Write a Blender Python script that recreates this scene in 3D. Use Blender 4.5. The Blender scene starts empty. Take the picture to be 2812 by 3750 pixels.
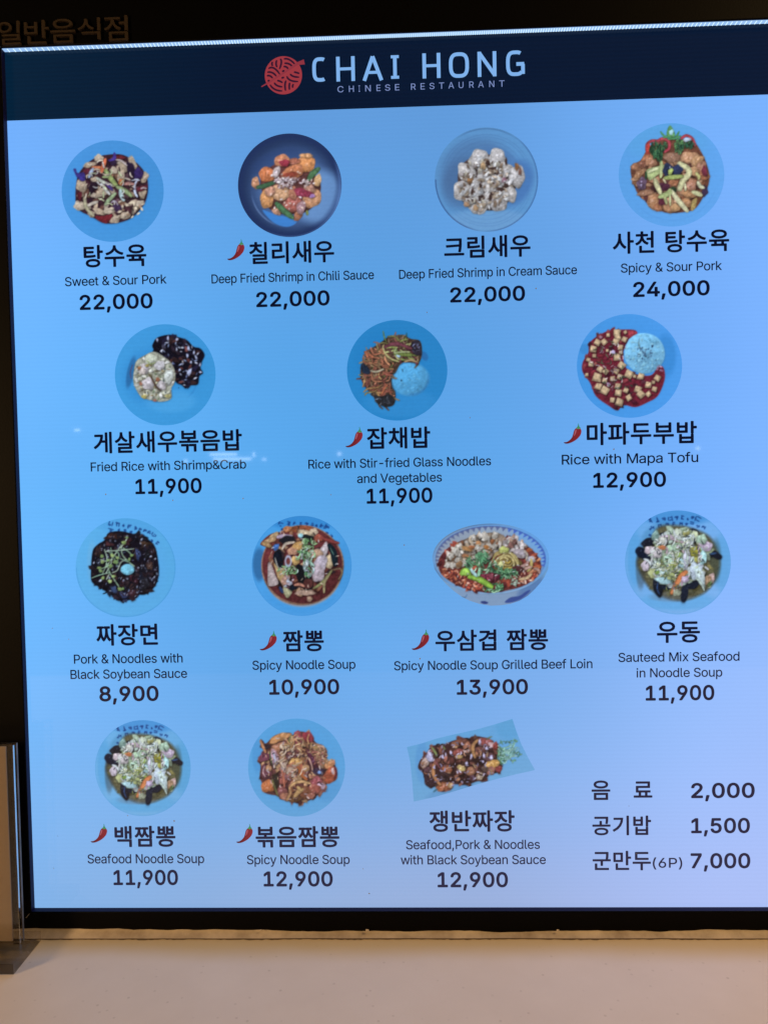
import bpy, bmesh, math, os
import numpy as np
from mathutils import Matrix, Vector
from mathutils.geometry import delaunay_2d_cdt

S = bpy.context.scene
COL = S.collection
PI = math.pi

# ------------------------------------------------------------------ camera, world, lamps, exposure
FPX, PW, PH, DIST = 2800.0, 2812.0, 3750.0, 0.6
YAW, PITCH, ROLL = 0.0320, 0.0345, -0.01875
_fw = np.array([-math.sin(YAW) * math.cos(PITCH), math.cos(YAW) * math.cos(PITCH), -math.sin(PITCH)])
_r = np.array([math.cos(YAW), math.sin(YAW), 0.0])
_u = np.cross(_r, _fw)
CR = math.cos(ROLL) * _r + math.sin(ROLL) * _u
CU = -math.sin(ROLL) * _r + math.cos(ROLL) * _u
CF = _fw
cam = bpy.data.cameras.new('camera')
cam.sensor_fit = 'VERTICAL'
cam.sensor_height = 24.0
cam.lens = 24.0 * FPX / PH
cam.clip_start = 0.01
cam.clip_end = 50
cob = bpy.data.objects.new('camera', cam)
COL.objects.link(cob)
cob.matrix_world = Matrix(((CR[0], CU[0], -CF[0], 0), (CR[1], CU[1], -CF[1], -DIST), (CR[2], CU[2], -CF[2], 0), (0, 0, 0, 1)))
S.camera = cob

world = bpy.data.worlds.new('World')
S.world = world
world.use_nodes = True
world.node_tree.nodes['Background'].inputs[0].default_value = (0.9, 0.75, 0.6, 1)
world.node_tree.nodes['Background'].inputs[1].default_value = 0.006


def area_lamp(name, loc, aim, sx, sy, power, color):
    l = bpy.data.lights.new(name, 'AREA')
    l.shape = 'RECTANGLE'
    l.size, l.size_y = sx, sy
    l.energy = power
    l.color = color
    o = bpy.data.objects.new(name, l)
    COL.objects.link(o)
    o.location = loc
    o.rotation_euler = (Vector(aim) - Vector(loc)).to_track_quat('-Z', 'Y').to_euler()
    return o


# warm ceiling lamp to the right, in front of the board
area_lamp('warm_lamp', (0.95, -0.42, 0.75), (0.25, -0.05, -0.36), 0.16, 0.16, 10.5, (1.0, 0.64, 0.28))
area_lamp('warm_lamp', (-1.35, -0.95, 0.06), (-0.32, -0.02, -0.25), 0.2, 0.2, 14.0, (1.0, 0.62, 0.28))  # low fill light added to brighten the card at left, not a ceiling lamp

S.view_settings.view_transform = 'Standard'
S.view_settings.look = 'None'
S.view_settings.exposure = 0.0
S.view_settings.gamma = 1.0
S.render.engine = 'CYCLES'
S.cycles.max_bounces = 10
S.cycles.transmission_bounces = 8
S.cycles.transparent_max_bounces = 12
S.cycles.caustics_reflective = True
S.cycles.caustics_refractive = True


# ------------------------------------------------------------------ measuring: photo pixel -> place on a plane of the scene
def ray(x, y):
    return CF * FPX + CR * (x - PW / 2) - CU * (y - PH / 2)


def on_y(x, y, Y=0.0):
    d = ray(x, y)
    t = (Y + DIST) / d[1]
    return d[0] * t, d[2] * t


def on_z(x, y, Z):
    d = ray(x, y)
    t = Z / d[2]
    return d[0] * t, -DIST + d[1] * t


def lin(c):
    c = np.asarray(c, float)
    return np.where(c <= 0.04045, c / 12.92, ((c + 0.055) / 1.055) ** 2.4)


def hx(h):
    return np.array([int(h[i:i + 2], 16) for i in (0, 2, 4)]) / 255.0


# ------------------------------------------------------------------ backlight of the panel: uneven, as its lamps are (sRGB at photo pixels)
BX = np.array([-100, 250, 800, 1400, 2000, 2500, 2950.0])
BY = np.array([80, 500, 1150, 1650, 1950, 2350, 2700, 3080, 3340.0])
BC = [
    '62a1f2 62a1f0 5292da 4e8dd0 5696de 64a4f4 68a6fa',
    '64a6fa 64a4f6 5494dc 4e8cd0 5696de 66a6f6 6aa8fc',
    '60acfc 5cacf8 4ca0ea 4896de 569ae2 66a6f8 6ea8fc',
    '5eaefe 5aacfc 4aa0ea 4497e2 529ae2 64a6f8 70aafc',
    '5cb0fe 58aefa 48a0e6 4a9ce0 589ee6 6aa8f8 78acfc',
    '60b0fe 5eaaf6 529ee6 589ee6 6aa4ea 7eaef6 8cb4fc',
    '68b2fc 68aef4 5aa1e6 5e9fe2 72a3e4 88aef2 92b4fa',
    '72aef2 76aeec 72a4e0 7ca3dc 8aa8e4 9ab4f4 a2b8f8',
    '72aae6 74a8e2 7ea2d4 86a2d0 96a8da a0b2ee a4b6f2',
]
BC = np.array([[hx(h) for h in row.split()] for row in BC])
BC = np.clip(BC + np.array([16, 11, 6]) / 255.0, 0, 1)
BC[6:, 4:, 0] -= 6 / 255.0


def backlight(px, py):
    px = np.clip(np.asarray(px, float), BX[0], BX[-1] - 1e-3)
    py = np.clip(np.asarray(py, float), BY[0], BY[-1] - 1e-3)
    i = np.searchsorted(BX, px, side='right') - 1
    j = np.searchsorted(BY, py, side='right') - 1
    u = (px - BX[i]) / (BX[i + 1] - BX[i])
    v = (py - BY[j]) / (BY[j + 1] - BY[j])
    def basis(t):      # cubic B-spline: no creases between the samples
        t = t[..., None]
        return ((1 - t) ** 3 / 6, (3 * t ** 3 - 6 * t ** 2 + 4) / 6, (-3 * t ** 3 + 3 * t ** 2 + 3 * t + 1) / 6, t ** 3 / 6)

    wu, wv = basis(u), basis(v)
    out = 0
    for b in range(4):
        for a in range(4):
            out = out + BC[np.clip(j + b - 1, 0, len(BY) - 1), np.clip(i + a - 1, 0, len(BX) - 1)] * wu[a] * wv[b]
    return out


# ------------------------------------------------------------------ materials
def new_mat(name):
    m = bpy.data.materials.new(name)
    m.use_nodes = True
    return m, m.node_tree.nodes, m.node_tree.links, m.node_tree.nodes['Principled BSDF']


def emit_attr_mat(name, grain=0.03, sample=False):
    """backlit print: its colour attribute glows through a glossy sheet"""
    m, N, L, b = new_mat(name)
    b.inputs['Base Color'].default_value = (0.004, 0.004, 0.005, 1)
    b.inputs['Roughness'].default_value = 0.035
    b.inputs['IOR'].default_value = 1.45
    a = N.new('ShaderNodeAttribute')
    a.attribute_name = 'Col'
    tc = N.new('ShaderNodeTexCoord')
    nz = N.new('ShaderNodeTexNoise')
    nz.inputs['Scale'].default_value = 900
    nz.inputs['Detail'].default_value = 2
    L.new(tc.outputs['Object'], nz.inputs['Vector'])
    wv = N.new('ShaderNodeTexWave')
    wv.wave_type = 'BANDS'
    wv.bands_direction = 'Z'
    wv.inputs['Scale'].default_value = 95
    wv.inputs['Distortion'].default_value = 0.6
    wv.inputs['Detail'].default_value = 1
    L.new(tc.outputs['Object'], wv.inputs['Vector'])
    mx = N.new('ShaderNodeMath')
    mx.operation = 'MULTIPLY_ADD'
    L.new(wv.outputs['Fac'], mx.inputs[0])
    mx.inputs[1].default_value = 0.5
    L.new(nz.outputs['Fac'], mx.inputs[2])
    mr = N.new('ShaderNodeMapRange')
    mr.inputs['From Min'].default_value = 0.2
    mr.inputs['From Max'].default_value = 1.3
    mr.inputs['To Min'].default_value = 1 - grain
    mr.inputs['To Max'].default_value = 1 + grain
    L.new(mx.outputs[0], mr.inputs['Value'])
    vm = N.new('ShaderNodeVectorMath')
    vm.operation = 'SCALE'
    L.new(a.outputs['Color'], vm.inputs[0])
    L.new(mr.outputs[0], vm.inputs['Scale'])
    L.new(vm.outputs[0], b.inputs['Emission Color'])
    b.inputs['Emission Strength'].default_value = 1.0
    m.cycles.emission_sampling = 'AUTO' if sample else 'NONE'
    return m


def emit_mat(name, srgb, strength=1.0, sample=False):
    m, N, L, b = new_mat(name)
    b.inputs['Base Color'].default_value = (0.004, 0.004, 0.006, 1)
    b.inputs['Roughness'].default_value = 0.035
    b.inputs['IOR'].default_value = 1.45
    b.inputs['Emission Color'].default_value = (*lin(hx(srgb)), 1)
    b.inputs['Emission Strength'].default_value = strength
    m.cycles.emission_sampling = 'AUTO' if sample else 'NONE'
    return m


def plain_mat(name, color, rough, noise=None, bump=None, metallic=0.0):
    m, N, L, b = new_mat(name)
    b.inputs['Base Color'].default_value = (*color, 1)
    b.inputs['Roughness'].default_value = rough
    b.inputs['Metallic'].default_value = metallic
    tc = N.new('ShaderNodeTexCoord')
    if noise:
        sc, amt, col2 = noise
        nz = N.new('ShaderNodeTexNoise')
        nz.inputs['Scale'].default_value = sc
        nz.inputs['Detail'].default_value = 6
        nz.inputs['Roughness'].default_value = 0.62
        L.new(tc.outputs['Object'], nz.inputs['Vector'])
        mr = N.new('ShaderNodeMapRange')
        mr.inputs['From Min'].default_value = 0.3
        mr.inputs['From Max'].default_value = 0.75
        mr.inputs['To Max'].default_value = amt
        L.new(nz.outputs['Fac'], mr.inputs['Value'])
        mix = N.new('ShaderNodeMix')
        mix.data_type = 'RGBA'
        mix.inputs['A'].default_value = (*color, 1)
        mix.inputs['B'].default_value = (*col2, 1)
        L.new(mr.outputs[0], mix.inputs['Factor'])
        L.new(mix.outputs['Result'], b.inputs['Base Color'])
    if bump:
        sc, st, dist = bump
        nz = N.new('ShaderNodeTexNoise')
        nz.inputs['Scale'].default_value = sc
        nz.inputs['Detail'].default_value = 4
        L.new(tc.outputs['Object'], nz.inputs['Vector'])
        bp = N.new('ShaderNodeBump')
        bp.inputs['Strength'].default_value = st
        bp.inputs['Distance'].default_value = dist
        L.new(nz.outputs['Fac'], bp.inputs['Height'])
        L.new(bp.outputs['Normal'], b.inputs['Normal'])
    return m


M_PANEL = emit_attr_mat('backlit_panel', 0.022, True)
M_PRINT = emit_attr_mat('backlit_print', 0.03)
M_BAND = emit_attr_mat('navy_print', 0.12)
M_BAND.node_tree.nodes['Principled BSDF'].inputs['Specular IOR Level'].default_value = 0.12
M_LOGO = emit_mat('logo_print', '7fb2ec')
M_TAG = emit_mat('tagline_print', '7f93c8')
M_RED = emit_mat('emblem_red', '9c3841')
M_REDDARK = emit_mat('emblem_groove', '34162e')
M_REDNEEDLE = emit_mat('emblem_needle', '8e3340')
M_CHILI = emit_attr_mat('chili_print', 0.03)
M_STRIP = emit_mat('led_diffuser', '9cc4f4', 1.0, True)
M_LED = emit_mat('led_chip', 'd8f4ff', 1.15)
M_FRAME = plain_mat('black_satin_frame', (0.0014, 0.0014, 0.0017), 0.5, None, (700, 0.12, 0.0005))
M_FRAME.node_tree.nodes['Principled BSDF'].inputs['Specular IOR Level'].default_value = 0.07
M_REVEAL = plain_mat('screen_tinted_reveal', (0.006, 0.007, 0.05), 0.5)  # panel's blue reflection on the black inner faces, put into the base colour
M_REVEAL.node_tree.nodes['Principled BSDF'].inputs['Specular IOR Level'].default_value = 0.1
M_WALL = plain_mat('black_wall_paint', (0.0015, 0.0015, 0.0018), 0.6)
M_LETTER = plain_mat('dim_brown_letter', (0.04, 0.029, 0.021), 0.7, (500, 0.5, (0.022, 0.015, 0.01)))
M_LETTER.node_tree.nodes['Principled BSDF'].inputs['Specular IOR Level'].default_value = 0.1
M_JOINT = plain_mat('bare_aluminium', (0.75, 0.76, 0.78), 0.3, None, None, 1.0)
M_PAPER = plain_mat('tan_card', (0.62, 0.5, 0.38), 0.8, (300, 0.3, (0.55, 0.43, 0.31)), (900, 0.15, 0.0003))

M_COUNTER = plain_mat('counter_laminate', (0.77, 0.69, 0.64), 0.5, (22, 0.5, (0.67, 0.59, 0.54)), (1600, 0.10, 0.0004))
# faint specks and smudges of wear on the counter, and a painted shade band
def _specks():
    N, L = M_COUNTER.node_tree.nodes, M_COUNTER.node_tree.links
    b = N['Principled BSDF']
    src = b.inputs['Base Color'].links[0].from_socket
    tc = N.new('ShaderNodeTexCoord')
    vo = N.new('ShaderNodeTexVoronoi')
    vo.inputs['Scale'].default_value = 95
    L.new(tc.outputs['Object'], vo.inputs['Vector'])
    nz = N.new('ShaderNodeTexNoise')
    nz.inputs['Scale'].default_value = 60
    L.new(tc.outputs['Object'], nz.inputs['Vector'])
    mr = N.new('ShaderNodeMapRange')
    mr.inputs['From Min'].default_value = 0.06
    mr.inputs['From Max'].default_value = 0.13
    mr.inputs['To Min'].default_value = 0.4
    mr.inputs['To Max'].default_value = 0.0
    L.new(vo.outputs['Distance'], mr.inputs['Value'])
    mu = N.new('ShaderNodeMath')
    mu.operation = 'MULTIPLY'
    L.new(mr.outputs[0], mu.inputs[0])
    L.new(nz.outputs['Fac'], mu.inputs[1])
    mix = N.new('ShaderNodeMix')
    mix.data_type = 'RGBA'
    L.new(mu.outputs[0], mix.inputs['Factor'])
    L.new(src, mix.inputs['A'])
    mix.inputs['B'].default_value = (0.25, 0.19, 0.15, 1)
    # yellow band along the joint: shade from the panel's blue light, painted in
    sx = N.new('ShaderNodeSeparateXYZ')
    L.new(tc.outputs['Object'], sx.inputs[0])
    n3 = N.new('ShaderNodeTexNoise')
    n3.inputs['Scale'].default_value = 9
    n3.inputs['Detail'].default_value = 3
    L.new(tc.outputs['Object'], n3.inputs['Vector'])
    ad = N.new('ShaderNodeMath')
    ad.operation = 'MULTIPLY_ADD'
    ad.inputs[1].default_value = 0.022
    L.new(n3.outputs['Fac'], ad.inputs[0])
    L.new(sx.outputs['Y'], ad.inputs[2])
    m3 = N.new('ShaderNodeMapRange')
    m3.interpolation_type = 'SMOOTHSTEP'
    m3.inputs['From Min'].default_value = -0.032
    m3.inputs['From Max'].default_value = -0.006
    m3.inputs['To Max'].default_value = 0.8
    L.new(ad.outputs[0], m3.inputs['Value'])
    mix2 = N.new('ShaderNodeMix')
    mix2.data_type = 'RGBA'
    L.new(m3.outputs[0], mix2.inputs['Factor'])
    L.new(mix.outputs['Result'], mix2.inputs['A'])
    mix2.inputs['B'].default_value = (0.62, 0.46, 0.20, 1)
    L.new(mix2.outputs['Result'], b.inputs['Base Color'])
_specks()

M_CAULK = plain_mat('old_silicone', (0.60, 0.51, 0.41), 0.6, (38, 0.8, (0.16, 0.11, 0.07)), (260, 0.2, 0.0008))


def acrylic(name, tint, refl=0.6):
    """clear cast sheet: lets light straight through, mirrors at its face"""
    m = bpy.data.materials.new(name)
    m.use_nodes = True
    N, L = m.node_tree.nodes, m.node_tree.links
    N.remove(N['Principled BSDF'])
    t = N.new('ShaderNodeBsdfTransparent')
    t.inputs['Color'].default_value = (*tint, 1)
    g = N.new('ShaderNodeBsdfGlossy')
    g.inputs['Roughness'].default_value = 0.05
    f = N.new('ShaderNodeFresnel')
    f.inputs['IOR'].default_value = 1.49
    mu = N.new('ShaderNodeMath')
    mu.operation = 'MULTIPLY'
    mu.inputs[1].default_value = refl
    mx = N.new('ShaderNodeMixShader')
    L.new(f.outputs[0], mu.inputs[0])
    L.new(mu.outputs[0], mx.inputs['Fac'])
    L.new(t.outputs[0], mx.inputs[1])
    L.new(g.outputs[0], mx.inputs[2])
    L.new(mx.outputs[0], N['Material Output'].inputs['Surface'])
    return m


M_EDGE = plain_mat('polished_acrylic_edge', (0.8, 0.82, 0.85), 0.1, None, None, 1.0)
M_EDGE2 = plain_mat('dull_acrylic_edge', (0.16, 0.17, 0.2), 0.5, (60, 0.8, (0.03, 0.03, 0.04)))
M_FRONT = acrylic('sawn_acrylic_edge', (0.42, 0.38, 0.33), 1.0)
M_ACRYLIC = acrylic('clear_acrylic', (0.93, 0.92, 0.91))


# ------------------------------------------------------------------ object helpers
def obj(name, mesh, mat, parent=None, label=None):
    o = bpy.data.objects.new(name, mesh)
    COL.objects.link(o)
    if mat is not None and not mesh.materials:
        mesh.materials.append(mat)
    if parent is not None:
        o.parent = parent
    if label:
        o['label'] = label
    return o


def thing(name, label, cat, loc=(0, 0, 0)):
    o = bpy.data.objects.new(name, None)
    COL.objects.link(o)
    o.location = loc
    o.empty_display_size = 0.02
    o['label'] = label
    o['category'] = cat
    return o


def mesh_from(name, verts, faces, cols=None):
    me = bpy.data.meshes.new(name)
    me.from_pydata([tuple(map(float, v)) for v in verts], [], faces)
    if cols is not None:
        a = me.color_attributes.new('Col', 'FLOAT_COLOR', 'POINT')
        c = np.ones((len(verts), 4), np.float32)
        c[:, :3] = cols
        a.data.foreach_set('color', c.ravel())
    me.update()
    return me


def box_bm(bm, x0, x1, y0, y1, z0, z1, bev=0.0):
    r = bmesh.ops.create_cube(bm, size=1.0)
    for v in r['verts']:
        v.co = Vector(((x0 + x1) / 2 + v.co.x * (x1 - x0), (y0 + y1) / 2 + v.co.y * (y1 - y0), (z0 + z1) / 2 + v.co.z * (z1 - z0)))
    if bev:
        es = list({e for v in r['verts'] for e in v.link_edges})
        bmesh.ops.bevel(bm, geom=es, offset=bev, segments=2, profile=0.5, affect='EDGES')


def bm_mesh(name, bm):
    bmesh.ops.recalc_face_normals(bm, faces=bm.faces)
    me = bpy.data.meshes.new(name)
    bm.to_mesh(me)
    bm.free()
    return me


# heights of the lit panel and its surround (metres, camera height = 0)
PX0, PX1 = -0.3085, 0.3000
PZ1, PZ0 = 0.3443, -0.3373
BAND_Z = 0.2914
REC = 0.006                     # the panel sits this far behind the frame's face
ZC = on_y(1400, 3441, -0.0125)[1]   # counter top

# ------------------------------------------------------------------ the setting: wall and counter
me = mesh_from('wall', [(-1.2, 0.012, ZC - 0.6), (1.2, 0.012, ZC - 0.6), (1.2, 0.012, 1.3), (-1.2, 0.012, 1.3),
                        (-1.2, 0.1, ZC - 0.6), (1.2, 0.1, ZC - 0.6), (1.2, 0.1, 1.3), (-1.2, 0.1, 1.3)],
               [(0, 1, 2, 3), (5, 4, 7, 6), (3, 2, 6, 7), (4, 5, 1, 0), (4, 0, 3, 7), (1, 5, 6, 2)])
wall = obj('wall', me, M_WALL)
wall['kind'] = 'structure'

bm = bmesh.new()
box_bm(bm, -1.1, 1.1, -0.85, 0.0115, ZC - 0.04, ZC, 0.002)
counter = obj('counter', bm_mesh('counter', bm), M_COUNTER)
counter['label'] = 'pale beige counter top along the bottom, below the lit menu board'
counter['category'] = 'counter'

# ------------------------------------------------------------------ menu board: frame and lit panel
board = thing('menu_board', 'large backlit restaurant menu board with fourteen dishes in a black frame', 'menu board', (0, 0, 0))

# lit panel: one sheet whose glow varies with the lamps behind it
nx, nz = 61, 64
xs = np.linspace(PX0, PX1, nx)
zs = np.linspace(PZ0, BAND_Z - 0.0002, nz)
# inverse of on_y for the panel plane: project world -> photo pixel
def to_photo(X, Z, Y=0.0):
    d = np.stack([np.asarray(X, float), np.full(np.shape(X), Y + DIST), np.asarray(Z, float)], -1)
    w = d @ CF
    return PW / 2 + FPX * (d @ CR) / w, PH / 2 - FPX * (d @ CU) / w


GX, GZ = np.meshgrid(xs, zs)
ppx, ppy = to_photo(GX, GZ)
_rg = np.random.default_rng(3)
_un = np.kron(_rg.random((9, 9)), np.ones((8, 8)))[:nz, :nx]
for _ in range(10):       # patchy lamps behind the sheet
    _p = np.pad(_un, 1, 'edge')
    _un = (_p[:-2, 1:-1] + _p[2:, 1:-1] + _p[1:-1, :-2] + _p[1:-1, 2:] + _un) / 5
gc = (lin(backlight(ppx, ppy)) * (1 + 0.07 * (_un - 0.5))[..., None]).reshape(-1, 3)
vv = np.stack([GX, np.zeros_like(GX), GZ], -1).reshape(-1, 3)
ff = [(j * nx + i, j * nx + i + 1, (j + 1) * nx + i + 1, (j + 1) * nx + i) for j in range(nz - 1) for i in range(nx - 1)]
obj('lit_panel', mesh_from('lit_panel', vv, ff, gc), M_PANEL, board, 'glowing pale blue menu sheet behind the printed dishes')

# specks of dust on the sheet
_V, _F = [], []
for _px, _py in [(215, 3060), (200, 3178), (470, 2985), (640, 3005), (195, 2300), (1720, 1530), (1563, 1145), (1330, 3180), (1352, 3270), (2300, 2950), (390, 1810), (1212, 1812), (2245, 1645)] + [tuple(q) for q in _rg.random((9, 2)) * (2600, 2750) + (120, 470)]:
    _x, _z = on_y(_px, _py)
    _s = 0.0003 + 0.0004 * _rg.random()
    _o = len(_V)
    for _k in range(6):
        _a = _k * PI / 3
        _q = _s * (0.6 + 0.6 * _rg.random())
        _V.append((_x + _q * math.cos(_a), -0.0009, _z + _q * math.sin(_a)))
    _F.append(tuple(range(_o, _o + 6)))
dust = obj('dust_specks', mesh_from('dust_specks', _V, _F), plain_mat('grey_dust', (0.3, 0.32, 0.38), 0.9), board)
dust['kind'] = 'stuff'

# header band
zs2 = np.linspace(BAND_Z, PZ1, 6)
GX, GZ = np.meshgrid(xs, zs2)
t = np.clip((GX - PX0) / (PX1 - PX0), 0, 1)[..., None]
hc = np.where(t < 0.3, hx('04223a') * (1 - t / 0.3) + hx('031630') * (t / 0.3), hx('031630') * (1 - (t - 0.3) / 0.7) + hx('061832') * ((t - 0.3) / 0.7))
vv = np.stack([GX, np.zeros_like(GX), GZ], -1).reshape(-1, 3)
ff = [(j * nx + i, j * nx + i + 1, (j + 1) * nx + i + 1, (j + 1) * nx + i) for j in range(5) for i in range(nx - 1)]
band = obj('header_band', mesh_from('header_band', vv, ff, lin(hc).reshape(-1, 3)), M_BAND, board, 'dark navy band across the top of the board with the restaurant logo')

# frame rails (front face at y = -REC)
FB = ZC + 0.0006
RW, RT = 0.021, 0.075


def rail(x0, x1, z0, z1, label):
    bm = bmesh.new()
    box_bm(bm, x0, x1, -REC, 0.0118, z0, z1, 0.0007)
    o = obj('frame_rail', bm_mesh('frame_rail', bm), M_FRAME, board, label)
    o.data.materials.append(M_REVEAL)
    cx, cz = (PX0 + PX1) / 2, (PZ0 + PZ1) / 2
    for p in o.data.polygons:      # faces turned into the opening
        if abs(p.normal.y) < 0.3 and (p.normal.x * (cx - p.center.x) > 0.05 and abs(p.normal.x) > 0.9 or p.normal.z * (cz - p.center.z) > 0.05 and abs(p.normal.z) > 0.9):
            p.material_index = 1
    return o


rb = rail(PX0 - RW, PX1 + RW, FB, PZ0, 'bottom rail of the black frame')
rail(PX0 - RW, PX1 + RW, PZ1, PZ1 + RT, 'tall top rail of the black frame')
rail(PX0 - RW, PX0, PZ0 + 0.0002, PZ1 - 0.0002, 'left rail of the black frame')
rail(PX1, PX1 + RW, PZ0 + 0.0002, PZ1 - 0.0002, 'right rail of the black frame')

# bare metal showing at the mitred corners of the frame
for (xa, za, xb, zb) in ((PX0 - 0.0012, PZ0 - 0.0012, PX0 - 0.0042, PZ0 - 0.0046), (PX0 - 0.0003, PZ1 + 0.0003, PX0 - 0.0048, PZ1 + 0.0046)):
    bm = bmesh.new()
    n = Vector((-(zb - za), 0, xb - xa)).normalized() * 0.00035
    pts = []
    for yy in (-REC - 0.0004, -REC + 0.001):
        for (x, z, k) in ((xa, za, 0.6), (xb, zb, 1.0), (xb, zb, -1.0), (xa, za, -0.6)):
            pts.append(bm.verts.new((x + n.x * k, yy, z + n.z * k)))
    for f in ((0, 1, 2, 3), (7, 6, 5, 4), (0, 4, 5, 1), (1, 5, 6, 2), (2, 6, 7, 3), (3, 7, 4, 0)):
        bm.faces.new([pts[i] for i in f])
    obj('corner_joint', bm_mesh('corner_joint', bm), M_JOINT, board)

# LED strip under the top rail
bm = bmesh.new()
box_bm(bm, PX0 + 0.0002, PX1 - 0.0002, -REC + 0.0016, -0.0002, PZ1 - 0.0005, PZ1 - 0.0001)
strip = obj('light_strip', bm_mesh('light_strip', bm), M_STRIP, board, 'thin bright blue white LED strip along the top edge of the panel')
bm = bmesh.new()
x = PX0 + 0.004
while x < PX1 - 0.002:
    tt = (x - PX0) / (PX1 - PX0)
    box_bm(bm, x, x + 0.0005, -REC + 0.0015, -0.0004, PZ1 - 0.0008, PZ1 - 0.0005)
    x += 0.0016 + 0.0030 * (abs(tt - 0.52) / 0.5) ** 2
led = obj('led_chip_row', bm_mesh('led_chip_row', bm), M_LED, strip)
led['kind'] = 'stuff'

# ------------------------------------------------------------------ lettering
FDIR = os.path.join(bpy.utils.resource_path('LOCAL'), 'datafiles', 'fonts')


def load_font(fn):
    try:
        return bpy.data.fonts.load(os.path.join(FDIR, fn))
    except Exception:
        return None


INTER = load_font('Inter.woff2')      # ships inside Blender itself; falls back to the built-in face


def wind(P, C):
    """winding number of each point about one closed contour"""
    A, B = C, np.roll(C, -1, 0)
    w = np.zeros(len(P), int)
    for (ax, ay), (bx_, by_) in zip(A, B):
        left = (bx_ - ax) * (P[:, 1] - ay) - (P[:, 0] - ax) * (by_ - ay)
        w += ((ay <= P[:, 1]) & (by_ > P[:, 1]) & (left > 0)).astype(int)
        w -= ((ay > P[:, 1]) & (by_ <= P[:, 1]) & (left < 0)).astype(int)
    return w


GLYPH = {}


def glyph(ch, font):
    """one character as clean flat triangles: overlapping outlines are merged by winding number"""
    key = (ch, font.name if font else '')
    if key in GLYPH:
        return GLYPH[key]
    c = bpy.data.curves.new('text', 'FONT')
    c.body = ch
    if font:
        c.font = font
    c.resolution_u = 4
    c.fill_mode = 'NONE'
    o = bpy.data.objects.new('text', c)
    COL.objects.link(o)
    dg = bpy.context.evaluated_depsgraph_get()
    me = bpy.data.meshes.new_from_object(o.evaluated_get(dg))
    bpy.data.objects.remove(o)
    bpy.data.curves.remove(c)
    nb = {}
    for e in me.edges:
        a, b = e.vertices
        nb.setdefault(a, []).append(b)
        nb.setdefault(b, []).append(a)
    loops, seen = [], set()
    for v0 in range(len(me.vertices)):
        if v0 in seen or v0 not in nb:
            continue
        loop, prev, cur = [], -1, v0
        while cur not in seen:
            seen.add(cur)
            loop.append(cur)
            nx_ = [q for q in nb[cur] if q != prev]
            nxt = next((q for q in nx_ if q not in seen), None)
            if nxt is None:
                break
            prev, cur = cur, nxt
        # direction: follow the vertex order of the spline
        if len(loop) > 2:
            if loop[1] != loop[0] + 1:
                loop = [loop[0]] + loop[1:][::-1]
            loops.append(np.array([me.vertices[i].co[:2] for i in loop]))
    bpy.data.meshes.remove(me)
    vs, es = [], []
    for L_ in loops:
        o0 = len(vs)
        vs += [Vector(p) for p in L_]
        es += [(o0 + i, o0 + (i + 1) % len(L_)) for i in range(len(L_))]
    if not vs:
        GLYPH[key] = None
        return None
    V, E_, F, _, _, _ = delaunay_2d_cdt(vs, es, [], 0, 1e-6)
    V = np.array([v[:] for v in V])
    F = [f for f in F]
    cen = np.array([V[list(f)].mean(0) for f in F])
    w = sum(wind(cen, L_) for L_ in loops)
    F = [tuple(f) for f, k in zip(F, w) if k != 0]
    GLYPH[key] = (V, F)
    return GLYPH[key]


def text_flat(txt, font, bold, spacing):
    """a line set glyph by glyph; bold thickens the strokes by laying the face a hair to each side"""
    c = bpy.data.curves.new('text', 'FONT')
    if font:
        c.font = font
    o = bpy.data.objects.new('text', c)
    COL.objects.link(o)

    def width(t):
        c.body = t
        bpy.context.view_layer.update()
        me = o.to_mesh()
        w = max((v.co.x for v in me.vertices), default=0)
        o.to_mesh_clear()
        return w

    V, F, x = [], [], 0.0
    dirs = [(0, 0)] + ([(math.cos(a), math.sin(a)) for a in np.linspace(0, 2 * PI, 8, endpoint=False)] if bold else [])
    for i, ch in enumerate(txt):
        g = glyph(ch, font)
        if g is not None:
            gv, gf = g
            for k, (dx, dy) in enumerate(dirs):
                o0 = len(V)
                V += [(p[0] + x + dx * bold, p[1] + dy * bold, k * 0.004) for p in gv]
                F += [tuple(q + o0 for q in f) for f in gf]
        if i + 1 < len(txt):
            # pen advance of this character, kerning included: measured with a stop mark behind it
            key = ('adv', ch, font.name if font else '')
            if key not in GLYPH:
                GLYPH[key] = width(ch + 'l') - width('l')
            x += GLYPH[key] * spacing + 0.9 * bold
    bpy.data.objects.remove(o)
    bpy.data.curves.remove(c)
    return np.array(V), F


def text_mesh(txt, weight=0.0, font=None, spacing=1.0, extrude=0.0):
    V, F = text_flat(txt, font, 0.0, spacing)
    me = bpy.data.meshes.new('text')
    me.from_pydata([(p[0], p[1], 0.0) for p in V], [], F)
    return me


def ink(px, py):
    """printed black as the backlight leaves it: navy above, greyer where the panel glows whiter"""
    t = min(max((py - 1900) / 1300, 0), 1) * (0.75 + 0.25 * min(px / 2000, 1))
    return np.array([0.018, 0.05, 0.15]) * (1 - t) + np.array([0.135, 0.13, 0.25]) * t


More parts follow.
